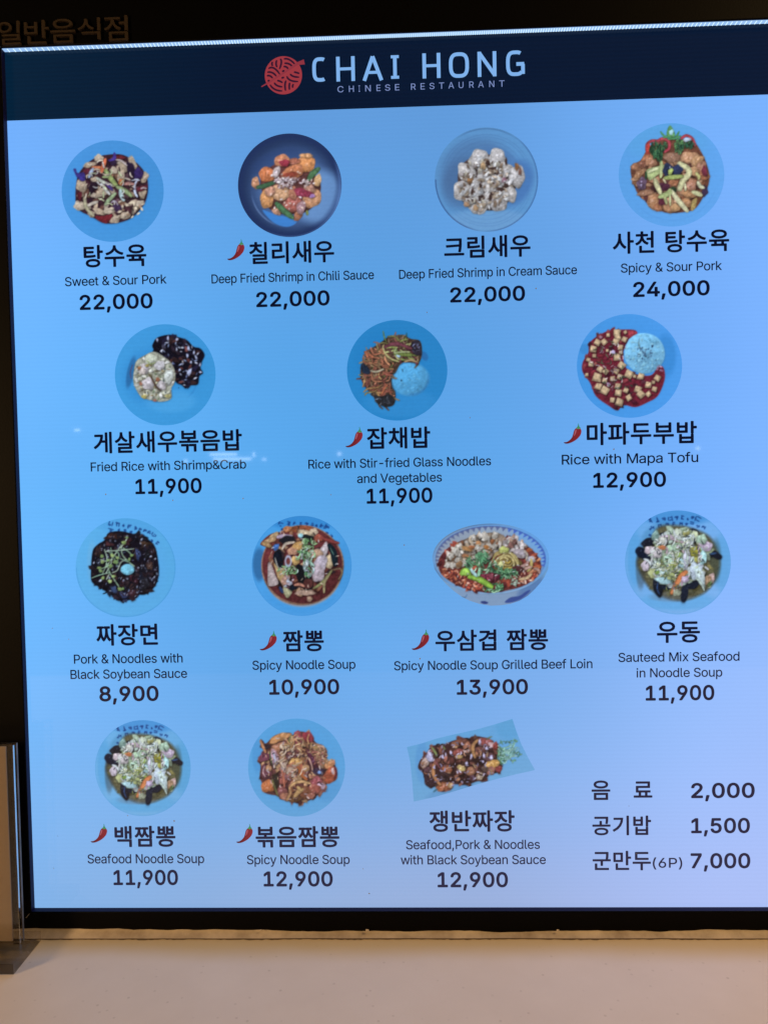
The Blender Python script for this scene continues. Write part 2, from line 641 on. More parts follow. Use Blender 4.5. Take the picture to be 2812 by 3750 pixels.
def put_text(name, txt, style, cx, cy, width, parent, mode='center', height=None, label=None):
    """centre the line at photo place (cx, cy) on the panel; width in photo pixels there"""
    font, wt, sp, colmix = {
        'ko': (None, 0.022, 1.0, 0.0), 'ko2': (None, 0.019, 1.0, 0.0), 'en': (INTER, 0.007, 0.94, 0.0), 'price': (INTER, 0.021, 0.97, 0.0), 'en2': (INTER, 0.008, 1.0, 0.0)}[style]
    co, F = text_flat(txt, font, wt, sp)
    n = len(co)
    x0, x1 = co[:, 0].min(), co[:, 0].max()
    y0, y1 = co[:, 1].min(), co[:, 1].max()
    X, Z = on_y(cx, cy)
    Xa, _ = on_y(cx - width / 2, cy)
    Xb, _ = on_y(cx + width / 2, cy)
    sx = (Xb - Xa) / (x1 - x0)
    sy = sx
    if height:
        _, Za = on_y(cx, cy - height / 2)
        _, Zb = on_y(cx, cy + height / 2)
        sy = (Za - Zb) / ((y1 - y0) if mode == 'center' else (0.5155 + 2 * wt))
    out = np.zeros((n, 3))
    out[:, 0] = X + (co[:, 0] - (x0 + x1) / 2) * sx
    ymid = (y0 + y1) / 2 if mode == 'center' else 0.0
    out[:, 2] = Z + (co[:, 1] - ymid) * sy
    out[:, 1] = -0.0004 - co[:, 2] * 0.003
    base = ink(cx, cy)
    c = lin(base * (1 - colmix) + backlight(np.array([cx]), np.array([cy]))[0] * colmix)
    # the print faces the viewer
    me = mesh_from(name, out, F, np.repeat(c[None], n, 0))
    if sum(p.normal.y for p in me.polygons) > 0:
        me.flip_normals()
    return obj(name, me, M_PRINT, parent, label)


def ribbon(pts, widths, y):
    """flat stroke through panel points (x, z)"""
    pts = [Vector(p) for p in pts]
    L, R_ = [], []
    for i, p in enumerate(pts):
        a = pts[max(i - 1, 0)]
        b = pts[min(i + 1, len(pts) - 1)]
        t = (b - a).normalized()
        n = Vector((-t.y, t.x))
        w = widths[i] if hasattr(widths, '__len__') else widths
        L.append(p + n * w / 2)
        R_.append(p - n * w / 2)
    vs = [(p.x, y, p.y) for p in L] + [(p.x, y, p.y) for p in R_]
    k = len(pts)
    return vs, [(k + i, k + i + 1, i + 1, i) for i in range(k - 1)]


def join_parts(parts):
    V, F = [], []
    for vs, fs in parts:
        o = len(V)
        V += vs
        F += [tuple(i + o for i in f) for f in fs]
    return V, F


def solid(V, F, y0, y1):
    """give a flat outline in the panel plane a small thickness towards the viewer"""
    bm = bmesh.new()
    vs = [bm.verts.new((v[0], y0, v[2])) for v in V]
    for f in F:
        try:
            bm.faces.new([vs[i] for i in f])
        except ValueError:
            pass
    r = bmesh.ops.extrude_face_region(bm, geom=list(bm.faces))
    for g in r['geom']:
        if isinstance(g, bmesh.types.BMVert):
            g.co.y = y1
    return bm


# restaurant name: each letter a sub-part of the header band; measured boxes (photo pixels)
K = 1100 / 1659


def hp(cx, cy):
    return on_y(900 + cx * K, 50 + cy * K)


def sq(n, a0, a1, ex=2.8, k=26):
    out = []
    for i in range(k + 1):
        a = math.radians(a0 + (a1 - a0) * i / k)
        c, s = math.cos(a), math.sin(a)
        out.append((0.5 + 0.5 * math.copysign(abs(c) ** (2 / ex), c), 0.5 + 0.5 * math.copysign(abs(s) ** (2 / ex), s)))
    return out


def letter_strokes(ch):
    if ch == 'C':
        return [sq(0, 62, 298, 3.2)]
    if ch == 'O':
        return [sq(0, 0, 360, 3.0, 40)]
    if ch == 'G':
        return [sq(0, 58, 318, 3.2), [(1.0, 0.0), (1.0, 0.46)], [(0.56, 0.46), (1.08, 0.46)]]
    if ch == 'H':
        return [[(0, -.08), (0, 1.08)], [(1, -.08), (1, 1.08)], [(0, 0.5), (1, 0.5)]]
    if ch == 'A':
        return [[(-.02, -.08), (0.5, 1.05)], [(1.02, -.08), (0.5, 1.05)], [(0.2, 0.3), (0.8, 0.3)]]
    if ch == 'I':
        return [[(0.5, 0), (0.5, 1)], [(-.1, 0.02), (1.1, 0.02)], [(-.1, 0.98), (1.1, 0.98)]]
    if ch == 'N':
        return [[(0, -.08), (0, 1.08)], [(1, -.08), (1, 1.08)], [(0.0, 1.02), (1.0, -.02)]]


LET = [('C', 368, 457, 245, 378), ('H', 500, 603, 240, 376), ('A', 645, 757, 236, 372), ('I', 795, 852, 230, 366),
       ('H', 975, 1074, 222, 359), ('O', 1121, 1231, 218, 356), ('N', 1279, 1382, 213, 350), ('G', 1436, 1538, 208, 346)]
mm = on_y(1500, 250)[0] - on_y(1499, 250)[0]
for ch, xa, xb, ya, yb in LET:
    w = 20 * K * mm
    cx, cz = hp((xa + xb) / 2, (ya + yb) / 2)
    hw = (xb - xa) * K * mm / 2
    hh = (yb - ya) * K * mm / 2
    parts = []
    for k, st in enumerate(letter_strokes(ch)):
        ww = w * (0.8 if (ch in 'HA' and k == 2) or (ch == 'I' and k > 0) else 1.0)
        parts.append(ribbon([(cx + (p[0] * 2 - 1) * (hw - w / 2), cz + (p[1] * 2 - 1) * (hh - w / 2)) for p in st], ww, -0.0008 - 0.00004 * k))
    V, F = join_parts(parts)
    obj('letter', mesh_from('letter', V, F), M_LOGO, band)

# tagline, letter by letter with its wide spacing
TAG = [('C', 507, 540), ('H', 570, 597), ('I', 623, 631), ('N', 660, 690), ('E', 722, 744), ('S', 769, 797), ('E', 824, 848),
       ('R', 912, 938), ('E', 965, 988), ('S', 1014, 1041), ('T', 1066, 1095), ('A', 1118, 1149), ('U', 1175, 1201), ('R', 1233, 1258), ('A', 1282, 1313), ('N', 1343, 1371), ('T', 1398, 1428)]
V, F = [], []
zt = on_y(900 + 967 * K, 50 + 403.5 * K)[1]
hh = 34 * K * mm
for ch, xa, xb in TAG:
    me = text_mesh(ch, -0.004, INTER)
    co = [v.co.copy() for v in me.vertices]
    x0, x1 = min(c.x for c in co), max(c.x for c in co)
    y0, y1 = min(c.y for c in co), max(c.y for c in co)
    yy = 416.5 - (xa - 507) * (416.5 - 392) / 921
    Xa, _ = hp(xa, yy)
    Xb, _ = hp(xb, yy)
    o = len(V)
    V += [(Xa + (c.x - x0) / (x1 - x0) * (Xb - Xa), -0.0005, zt + ((c.y - y0) / (y1 - y0) - 0.5) * hh) for c in co]
    F += [tuple(i + o for i in p.vertices) for p in me.polygons]
obj('tagline', mesh_from('tagline', V, F), M_TAG, band)

# emblem: red ball of noodle strands with a needle across (measured in a 3.318x crop at 960,190)
def ep(x, y):
    return on_y(960 + x / 3.318, 190 + y / 3.318)


ex, ez = ep(260, 288)
er = 229 / 3.318 * mm
vs = [(ex, -0.0004, ez)] + [(ex + er * math.cos(a), -0.0004, ez + er * math.sin(a)) for a in np.linspace(0, 2 * PI, 64, endpoint=False)]
emblem = obj('emblem', mesh_from('emblem', vs, [(0, i + 1, (i + 1) % 64 + 1) for i in range(64)]), M_RED, band, 'round red noodle ball emblem left of the restaurant name')
ST = [[130, 125, 122, 150, 130, 178], [181, 105, 172, 150, 185, 192], [222, 88, 236, 135, 212, 215], [265, 92, 330, 98, 405, 160],
      [272, 143, 330, 152, 372, 188], [262, 185, 296, 188, 320, 216], [245, 245, 258, 238, 276, 234], [78, 208, 145, 202, 218, 278], [64, 252, 126, 258, 176, 302],
      [60, 298, 96, 296, 132, 326], [70, 362, 82, 356, 96, 352], [388, 250, 418, 256, 455, 268], [342, 272, 380, 302, 452, 312],
      [302, 300, 345, 350, 440, 366], [184, 354, 215, 360, 252, 380], [148, 378, 186, 415, 250, 430], [98, 402, 156, 460, 248, 480], [238, 325, 254, 318, 270, 314],
      [293, 352, 280, 410, 288, 478], [338, 378, 332, 420, 335, 466], [384, 396, 372, 420, 378, 440]]
parts = []
for q in ST:
    p0, p1, p2 = (np.array(q[0:2], float), np.array(q[2:4], float), np.array(q[4:6], float))
    c = 2 * p1 - (p0 + p2) / 2
    pts = [ep(*((1 - t) ** 2 * p0 + 2 * t * (1 - t) * c + t * t * p2)) for t in np.linspace(0, 1, 7)]
    wd = 23 / 3.318 * mm
    parts.append(ribbon(pts, [wd * .6, wd, wd, wd, wd, wd, wd * .6], -0.0006))
V, F = join_parts(parts)
obj('emblem_groove', mesh_from('emblem_groove', V, F), M_REDDARK, band)
parts = [ribbon([ep(-5, 430), ep(100, 370), ep(300, 240), ep(430, 150), ep(525, 130)][0:4] + [ep(515, 128)], [14 / 3.318 * mm, 20 / 3.318 * mm, 22 / 3.318 * mm, 34 / 3.318 * mm, 62 / 3.318 * mm], -0.0008)]
V, F = join_parts(parts)
obj('emblem_needle', mesh_from('emblem_needle', V, F), M_REDNEEDLE, band)

# ------------------------------------------------------------------ the menu text (crop origin; lines in 2x crop pixels)
def t2(ox, oy, items):
    for it in items:
        name, txt, style, xl, xr, yy, h = it
        k = 830 / 1659
        mode = 'center' if style in ('ko', 'ko2') else 'base'
        put_text(name, txt, style, ox + (xl + xr) / 2 * k, oy + yy * k, (xr - xl) * k, board, mode, h * k if h else None)


DN, DD, PR = 'dish_name', 'dish_description', 'price'
t2(200, 860, [(DN, '탕수육', 'ko', 216, 675, 154, 0), (DD, 'Sweet & Sour Pork', 'en', 80, 823, 367, 68), (PR, '22,000', 'price', 188, 722, 541, 112)])
t2(750, 860, [(DN, '칠리새우', 'ko', 326, 947, 128, 0), (DD, 'Deep Fried Shrimp in Chili Sauce', 'en', 50, 1237, 341, 68), (PR, '22,000', 'price', 378, 915, 520, 112)])
t2(1440, 830, [(DN, '크림새우', 'ko', 370, 1002, 147, 0), (DD, 'Deep Fried Shrimp in Cream Sauce', 'en', 40, 1340, 366, 68), (PR, '22,000', 'price', 415, 963, 546, 112)])
t2(1982, 820, [(DN, '사천 탕수육', 'ko', 518, 1370, 130, 0), (DD, 'Spicy & Sour Pork', 'en', 578, 1317, 348, 68), (PR, '24,000', 'price', 668, 1228, 526, 112)])
t2(260, 1540, [(DN, '게살새우볶음밥', 'ko', 167, 1252, 153, 0), (DD, 'Fried Rice with Shrimp&Crab', 'en', 147, 1283, 362, 68), (PR, '11,900', 'price', 475, 960, 531, 112)])
t2(1080, 1540, [(DN, '잡채밥', 'ko', 526, 990, 127, 0), (DD, 'Rice with Stir-fried Glass Noodles', 'en', 97, 1432, 340, 68), (DD, 'and Vegetables', 'en', 455, 1075, 452, 68), (PR, '11,900', 'price', 525, 1006, 601, 112)])
t2(1960, 1520, [(DN, '마파두부밥', 'ko', 372, 1178, 133, 0), (DD, 'Rice with Mapa Tofu', 'en', 190, 1187, 353, 74), (PR, '12,900', 'price', 420, 953, 525, 112)])
t2(100, 2260, [(DN, '짜장면', 'ko', 508, 958, 128, 0), (DD, 'Pork & Noodles with', 'en', 345, 1140, 335, 68), (DD, 'Black Soybean Sauce', 'en', 320, 1172, 447, 68), (PR, '8,900', 'price', 532, 965, 610, 112)])
t2(800, 2280, [(DN, '짬뽕', 'ko', 472, 772, 133, 0), (DD, 'Spicy Noodle Soup', 'en', 250, 1003, 340, 68), (PR, '10,900', 'price', 373, 885, 521, 112)])
t2(1400, 2280, [(DN, '우삼겹 짬뽕', 'ko', 386, 1210, 127, 0), (DD, 'Spicy Noodle Soup Grilled Beef Loin', 'en', 83, 1532, 340, 68), (PR, '13,900', 'price', 543, 1064, 521, 112)])
t2(1982, 2250, [(DN, '우동', 'ko', 842, 1157, 129, 0), (DD, 'Sauteed Mix Seafood', 'en', 560, 1445, 342, 68), (DD, 'in Noodle Soup', 'en', 693, 1320, 457, 68), (PR, '11,900', 'price', 760, 1262, 624, 112)])
t2(280, 3000, [(DN, '백짬뽕', 'ko', 282, 727, 124, 0), (DD, 'Seafood Noodle Soup', 'en', 85, 937, 320, 68), (PR, '11,900', 'price', 275, 747, 476, 112)])
t2(800, 3000, [(DN, '볶음짬뽕', 'ko', 273, 885, 127, 0), (DD, 'Spicy Noodle Soup', 'en', 210, 961, 326, 68), (PR, '12,900', 'price', 332, 838, 486, 112)])
t2(1400, 2940, [(DN, '쟁반짜장', 'ko', 343, 966, 132, 0), (DD, 'Seafood,Pork & Noodles', 'en', 172, 1150, 336, 68), (DD, 'with Black Soybean Sauce', 'en', 133, 1193, 447, 68), (PR, '12,900', 'price', 403, 918, 612, 112)])
SN = 'side_order_name'
t2(1982, 2840, [(SN, '음', 'ko2', 365, 502, 106, 0), (SN, '료', 'ko2', 672, 809, 101, 0), (PR, '2,000', 'price', 1092, 1557, 159, 112),
                (SN, '공기밥', 'ko2', 370, 800, 364, 0), (PR, '1,500', 'price', 1092, 1522, 416, 112),
                (SN, '군만두', 'ko2', 372, 798, 621, 0), (SN, '(6P)', 'en2', 812, 1028, 672, 73), (PR, '7,000', 'price', 1088, 1525, 673, 112)])


# ------------------------------------------------------------------ chili icons
def flat_poly(name, pts, col_fn, parent, y, at, label=None):
    """filled outline with a colour per point (fan from the middle line)"""
    n = len(pts)
    c = (sum(p[0] for p in pts) / n, sum(p[1] for p in pts) / n)
    V, C = [], []
    for p in pts:
        X, Z = at(*p)
        V.append((X, y, Z))
        C.append(col_fn(*p))
    bm = bmesh.new()
    vs = [bm.verts.new(v) for v in V]
    f = bm.faces.new(vs)
    bmesh.ops.triangulate(bm, faces=[f])
    for f in bm.faces:
        f.normal_update()
        if f.normal.y > 0:
            f.normal_flip()
    me = bpy.data.meshes.new(name)
    bm.to_mesh(me)
    bm.free()
    a = me.color_attributes.new('Col', 'FLOAT_COLOR', 'POINT')
    cc = np.ones((len(V), 4), np.float32)
    cc[:, :3] = lin(np.array(C))
    a.data.foreach_set('color', cc.ravel())
    return obj(name, me, M_CHILI, parent, label)


def smooth_closed(pts, k=4):
    pts = np.array(pts, float).reshape(-1, 2)
    n = len(pts)
    out = []
    for i in range(n):
        p0, p1, p2, p3 = pts[i - 1], pts[i], pts[(i + 1) % n], pts[(i + 2) % n]
        for j in range(k):
            t = j / k
            out.append(0.5 * (2 * p1 + (p2 - p0) * t + (2 * p0 - 5 * p1 + 4 * p2 - p3) * t * t + (3 * p1 - p0 - 3 * p2 + p3) * t ** 3))
    return np.array(out)


def chili(ox, oy, x0, x1, y0, y1):
    k = 830 / 1659
    # outline measured in a crop of 1659 px showing 400 px: box (103..362, 265..568)
    body = smooth_closed([285, 335, 312, 348, 345, 342, 362, 375, 352, 430, 325, 470, 290, 505, 240, 538, 180, 563, 130, 567, 104, 548, 150, 540, 195, 510, 228, 465, 243, 415, 258, 365], 4)
    stem = [(296, 322), (306, 308), (312, 288), (308, 268), (318, 265), (324, 290), (330, 312), (348, 330), (350, 345), (332, 340), (312, 350), (296, 338), (284, 340), (286, 328)]

    def at(u, v):
        return on_y(ox + (x0 + (u - 103) / 259 * (x1 - x0)) * k, oy + (y0 + (v - 265) / 303 * (y1 - y0)) * k)

    def cfn(u, v):
        d = (u - 103) / 259
        return hx('82262f') * (0.72 + 0.34 * d) if u > v * -0.62 + 520 else hx('8e2c34') * (0.55 + 0.5 * d)

    b = flat_poly('chili_icon', [tuple(p) for p in body], cfn, board, -0.0004, at, 'small red chili icon marking a spicy dish')
    # glossy side of the pepper: a paler streak printed on it
    hl = [(268, 372), (284, 352), (290, 372), (280, 410), (262, 445), (250, 452), (258, 420)]
    flat_poly('chili_highlight', hl, lambda u, v: hx('a85a66'), b, -0.0006, at)
    flat_poly('chili_stem', stem, lambda u, v: hx('2f7a68') * (1.1 if v < 310 else 0.95) + (np.array([0.12, 0.1, -.08]) if v > 315 else 0), b, -0.0007, at)


for q in ((750, 860, 166, 292, 35, 187), (1080, 1540, 370, 496, 48, 197), (1960, 1520, 205, 335, 62, 210), (800, 2280, 303, 428, 60, 203),
          (1400, 2280, 214, 342, 50, 200), (280, 3000, 107, 228, 33, 170), (800, 3000, 132, 252, 33, 173)):
    chili(*q)


# ------------------------------------------------------------------ printed dish photographs
def vnoise(h, w, cell, rng):
    gh, gw = int(h / cell) + 3, int(w / cell) + 3
    g = rng.random((gh, gw))
    y = np.arange(h) / cell
    x = np.arange(w) / cell
    j, i = y.astype(int), x.astype(int)
    v, u = (y - j)[:, None], (x - i)[None, :]
    v, u = v * v * (3 - 2 * v), u * u * (3 - 2 * u)
    a = g[j][:, i] * (1 - u) + g[j][:, i + 1] * u
    b = g[j + 1][:, i] * (1 - u) + g[j + 1][:, i + 1] * u
    return a * (1 - v) + b * v


class Dish:
    """a print made up on a fine grid, in 3.318x crop pixels (crop origin ox, oy of the photo)"""
    STEP = 9.0

    def __init__(self, ox, oy, outline, tint, label, seed, edge=None):
        self.ox, self.oy, self.label = ox, oy, label
        self.out = np.array(outline, float)
        self.rng = np.random.default_rng(seed)
        lo, hi = self.out.min(0) - 9, self.out.max(0) + 9
        self.lo = lo
        self.w = int((hi[0] - lo[0]) / self.STEP) + 2
        self.h = int((hi[1] - lo[1]) / self.STEP) + 2
        self.X, self.Y = np.meshgrid(lo[0] + np.arange(self.w) * self.STEP, lo[1] + np.arange(self.h) * self.STEP)
        bl = backlight(ox + self.X / 3.318, oy + self.Y / 3.318)
        self.bg = bl
        self.C = bl * np.array(tint)
        self.ID = np.zeros((self.h, self.w), int)
        self.ids = ['dish_picture']
        self.food = np.zeros((self.h, self.w))
        self.N = 0.5 * vnoise(self.h, self.w, 3.0, self.rng) + 0.5 * vnoise(self.h, self.w, 1.5, self.rng)
        self.N2 = vnoise(self.h, self.w, 2.3, self.rng)

    def inside(self, poly, X=None, Y=None):
        X = self.X if X is None else X
        Y = self.Y if Y is None else Y
        r = np.zeros(X.shape, bool)
        n = len(poly)
        for i in range(n):
            x1, y1 = poly[i]
            x2, y2 = poly[(i + 1) % n]
            if y1 == y2:
                continue
            c = ((y1 > Y) != (y2 > Y)) & (X < (x2 - x1) * (Y - y1) / (y2 - y1) + x1)
            r ^= c
        return r

    @staticmethod
    def segdist(X, Y, pts, closed=False):
        d = np.full(X.shape, 1e9)
        tt = np.zeros(X.shape)
        n = len(pts)
        m = n if closed else n - 1
        for i in range(m):
            ax, ay = pts[i]
            bx, by = pts[(i + 1) % n]
            vx, vy = bx - ax, by - ay
            L = vx * vx + vy * vy + 1e-9
            t = np.clip(((X - ax) * vx + (Y - ay) * vy) / L, 0, 1)
            q = np.hypot(X - ax - t * vx, Y - ay - t * vy)
            k = q < d
            d[k] = q[k]
            tt[k] = ((i + t) / max(m, 1))[k]
        return d, tt

    def win(self, x0, x1, y0, y1, pad=24):
        i0 = max(int((x0 - pad - self.lo[0]) / self.STEP), 0)
        i1 = min(int((x1 + pad - self.lo[0]) / self.STEP) + 2, self.w)
        j0 = max(int((y0 - pad - self.lo[1]) / self.STEP), 0)
        j1 = min(int((y1 + pad - self.lo[1]) / self.STEP) + 2, self.h)
        return slice(j0, max(j1, j0)), slice(i0, max(i1, i0))

    def comp(self, sl, a, col, id, o=1.0):
        if a.size == 0:
            return
        a = (a * o)[..., None]
        self.C[sl] = self.C[sl] * (1 - a) + col * a
        if id is not None:
            if id not in self.ids:
                self.ids.append(id)
            k = self.ids.index(id)
            m = a[..., 0] > 0.5
            self.ID[sl][m] = k
            self.food[sl] = np.maximum(self.food[sl], a[..., 0])

    def shadow(self, sl, d, amt, X, Y, reach=17):
        """the photographed piece's own contact shadow, part of the printed picture"""
        if amt:
            q = np.clip(0.3 + 0.75 * (0.45 * X + 0.9 * Y) / (np.hypot(X, Y) + 4), 0.06, 1)
            k = np.clip(1 - d / reach, 0, 1) * amt * q * (0.3 + 0.7 * self.food[sl])
            self.C[sl] *= (1 - k)[..., None]

    # a rounded lump
    def b(self, x, y, rx, ry=None, ang=0, c='ffffff', id='food', wob=0.22, sh=0.3, hl=0.0, soft=11.0, o=1.0, rim=0.3, k=1.0):
        ry = rx if ry is None else ry
        c = hx(c) if isinstance(c, str) else c
        R = max(rx, ry) * 1.25
        sl = self.win(x - R, x + R, y - R, y + R)
        X, Y = self.X[sl] - x, self.Y[sl] - y
        if X.size == 0:
            return
        ca, sa = math.cos(math.radians(ang)), math.sin(math.radians(ang))
        U, V = (X * ca + Y * sa) / rx, (-X * sa + Y * ca) / ry
        th = np.arctan2(V, U)
        ph = self.rng.random(4) * 6.28
        r = np.hypot(U, V) * (1 + wob * (0.5 * np.sin(2 * th + ph[0]) + 0.4 * np.sin(3 * th + ph[1]) + 0.35 * np.sin(5 * th + ph[2])))
        d = (r - 1) * min(rx, ry)
        self.shadow(sl, d - 2, sh, X, Y)
        a = np.clip(0.5 - d / soft, 0, 1)
        rr = np.clip(r, 0, 1)
        lx = (-0.5 * X - 0.8 * Y) / max(rx, ry)
        sx_, sy_ = self.rng.integers(0, 40, 2)
        nz = np.roll(self.N, (int(sx_), int(sy_)), (0, 1))[sl] - 0.5
        s = (1.05 - 0.35 * rim * rr ** 4 + 0.17 * lx + (1.7 if min(rx, ry) > 14 else 0.5) * min(rim, 0.3) * nz) * k
        col = c * s[..., None]
        if hl:
            nh = np.roll(self.N2, (int(sy_), int(sx_)), (0, 1))[sl]
            g = np.clip((nh - 0.62) / 0.25, 0, 1) * np.clip(0.9 + lx, 0, 1) * np.clip(1.1 - rr, 0, 1) * hl * 0.75
            col = col + g[..., None] * np.array([0.8, 0.85, 1.0])
        self.comp(sl, a, np.clip(col, 0, 1), id, o)

    # a strip, shred, noodle
    def s(self, pts, w, c='ffffff', id='food', sh=0.3, taper=0.35, soft=9.0, o=1.0, rim=0.28, sm=True):
        c = hx(c) if isinstance(c, str) else c
        p = np.array(pts, float).reshape(-1, 2)
        if sm and len(p) > 2:
            q = []
            for i in range(len(p) - 1):
                p0, p1, p2, p3 = p[max(i - 1, 0)], p[i], p[i + 1], p[min(i + 2, len(p) - 1)]
                for j in range(5):
                    t = j / 5
                    q.append(0.5 * (2 * p1 + (p2 - p0) * t + (2 * p0 - 5 * p1 + 4 * p2 - p3) * t * t + (3 * p1 - p0 - 3 * p2 + p3) * t ** 3))
            p = np.array(q + [p[-1]])
        lo, hi = p.min(0) - w, p.max(0) + w
        sl = self.win(lo[0], hi[0], lo[1], hi[1])
        X, Y = self.X[sl], self.Y[sl]
        if X.size == 0:
            return
        d, t = self.segdist(X, Y, p)
        hw = w / 2 * (1 - taper * np.abs(2 * t - 1) ** 2.5)
        e = d - hw
        self.shadow(sl, e - 2, sh * 0.8, X - (lo[0] + hi[0]) / 2, Y - (lo[1] + hi[1]) / 2)
        a = np.clip(0.5 - e / soft, 0, 1)
        s = 1.05 - rim * np.clip(d / np.maximum(hw, 1), 0, 1) ** 2 + (0.45 * (self.N[sl] - 0.5) if rim else 0)
        self.comp(sl, a, np.clip(c * s[..., None], 0, 1), id, o)

    # a patch with its own outline
    def p(self, pts, c='ffffff', id='food', sh=0.4, soft=9.0, o=1.0, bev=26.0, rim=0.3, sm=True, grad=0.0):
        c = hx(c) if isinstance(c, str) else c
        p = smooth_closed(pts, 4) if sm else np.array(pts, float).reshape(-1, 2)
        lo, hi = p.min(0), p.max(0)
        sl = self.win(lo[0], hi[0], lo[1], hi[1])
        X, Y = self.X[sl], self.Y[sl]
        if X.size == 0:
            return
        d, _ = self.segdist(X, Y, p, True)
        ins = self.inside(p, X, Y)
        d = np.where(ins, -d, d)
        self.shadow(sl, d - 2, sh, X - (lo[0] + hi[0]) / 2, Y - (lo[1] + hi[1]) / 2)
        a = np.clip(0.5 - d / soft, 0, 1)
        s = 1.0 - 0.6 * rim * np.clip(1 + d / bev, 0, 1) ** 2 + grad * ((lo[1] + hi[1]) / 2 - Y) / (hi[1] - lo[1] + 1)
        if id and rim:
            s = s + 0.5 * (self.N[sl] - 0.5)
        self.comp(sl, a, np.clip(c * s[..., None], 0, 1), id, o)

    # loose small pieces over a region
    def n(self, x, y, rx, ry, cnt, size, pal, kind='b', ang=0, el=1.8, id='food', hl=0.0, sh=0.4, region=None, jit=0.1, direction=None):
        ca, sa = math.cos(math.radians(ang)), math.sin(math.radians(ang))
        pal = pal.split()
        sh *= min(1.0, (size[0] + size[1]) / 60)
        for _ in range(cnt):
            r, a = math.sqrt(self.rng.random()), self.rng.random() * 2 * PI
            u, v = rx * r * math.cos(a), ry * r * math.sin(a)
            px, py = x + u * ca - v * sa, y + u * sa + v * ca
            if region is not None and not self.inside(region, np.array([px]), np.array([py]))[0]:
                continue
            c = hx(pal[self.rng.integers(len(pal))]) * (1 + jit * self.rng.normal())
            c = np.clip(c, 0, 1)
            z = size[0] + (size[1] - size[0]) * self.rng.random()
            rot = self.rng.random() * 180 if direction is None else direction + self.rng.normal() * 22
            if kind == 'b':
                self.b(px, py, z * math.sqrt(el), z / math.sqrt(el), rot, c, id, 0.18, sh, hl * self.rng.random())
            else:
                L = z * el
                q = math.radians(rot)
                k = self.rng.normal() * 0.35
                dx, dy = math.cos(q) * L / 2, math.sin(q) * L / 2
                self.s([px - dx, py - dy, px - dy * k, py + dx * k, px + dx, py + dy], z, c, id, sh)

    def darken(self, x, y, rx, ry, amt, ang=0, col=None):
        """soft shade in the photographed plate"""
        ca, sa = math.cos(math.radians(ang)), math.sin(math.radians(ang))
        X, Y = self.X - x, self.Y - y
        r = np.hypot((X * ca + Y * sa) / rx, (-X * sa + Y * ca) / ry)
        k = np.clip(1.25 - r, 0, 0.5) / 0.5
        k = (k * k * (3 - 2 * k) * amt)[..., None]
        self.C = self.C * (1 - k) + (self.C * 0 if col is None else hx(col)) * k

    def ring(self, x, y, rx, ry, w, c, o, a0=-180, a1=180):
        X, Y = self.X - x, self.Y - y
        r = np.hypot(X / rx, Y / ry)
        th = np.degrees(np.arctan2(Y, X))
        k = np.clip(1 - np.abs(r - 1) * min(rx, ry) / w, 0, 1) * o
        m = np.clip(np.minimum(th - a0, a1 - th) / 20, 0, 1) if (a1 - a0) < 359 else 1
        k = (k * m)[..., None]
        self.C = self.C * (1 - k) + hx(c) * k

    def glyphs(self, rows, c='173a78', w=15):
        """rim writing too small to read: little brush marks where the photo has them"""
        for (gx, gy, rot, sz) in rows:
            q = math.radians(rot)
            cq, sq_ = math.cos(q), math.sin(q)
            for k in range(4):
                u0, v0 = (self.rng.random(2) - 0.5) * sz
                if k % 2:
                    u1, v1 = u0 + (self.rng.random() - 0.3) * sz * 0.25, -v0 * 0.9 + 6
                else:
                    u1, v1 = -u0 * 0.9 + 6, v0 + (self.rng.random() - 0.5) * sz * 0.3
                self.s([gx + u0 * cq - v0 * sq_, gy + u0 * sq_ + v0 * cq, gx + u1 * cq - v1 * sq_, gy + u1 * sq_ + v1 * cq], w, c, None, 0, 0.3, 9, 0.85, 0)

    def finish(self, labels=None):
        rng = self.rng
        f = (self.food > 0.4)
        Cp = np.pad(self.C, ((1, 1), (1, 1), (0, 0)), 'edge')
        bl_ = (Cp[:-2, 1:-1] + Cp[2:, 1:-1] + Cp[1:-1, :-2] + Cp[1:-1, 2:]) / 4
        self.C = self.C * 0.5 + bl_ * 0.5
        g = 1 + 0.10 * (vnoise(self.h, self.w, 2.2, rng) - 0.5) + 0.12 * (vnoise(self.h, self.w, 5.0, rng) - 0.5)
        self.C = np.where(f[..., None], self.C * g[..., None], self.C * (1 + 0.02 * (vnoise(self.h, self.w, 3, rng) - 0.5))[..., None])
        col = lin(np.clip(self.C, 0, 1))
        # cells inside the outline; their border is drawn onto it
        cx = (self.X[:-1, :-1] + self.STEP / 2)
        cy = (self.Y[:-1, :-1] + self.STEP / 2)
        keep = self.inside(self.out, cx, cy)
        P = np.stack([self.X, self.Y], -1).copy()
        cnt = np.zeros((self.h, self.w), int)
        for a, b in ((0, 0), (0, 1), (1, 0), (1, 1)):
            cnt[a:a + keep.shape[0], b:b + keep.shape[1]] += keep
        bd = np.argwhere((cnt > 0) & (cnt < 4))
        n = len(self.out)
        A, B = self.out, np.roll(self.out, -1, 0)
        D = B - A
        LL = (D ** 2).sum(1) + 1e-9
        for j, i in bd:
            q = P[j, i]
            t = np.clip(((q - A) * D).sum(1) / LL, 0, 1)
            pr = A + D * t[:, None]
            P[j, i] = pr[((pr - q) ** 2).sum(1).argmin()]
        dd = CF[None, None] * FPX + CR * (self.ox + P[..., 0:1] / 3.318 - PW / 2) - CU * (self.oy + P[..., 1:2] / 3.318 - PH / 2)
        t = DIST / dd[..., 1]
        VX, VZ = dd[..., 0] * t, dd[..., 2] * t
        idc = self.ID[:-1, :-1]
        root = None
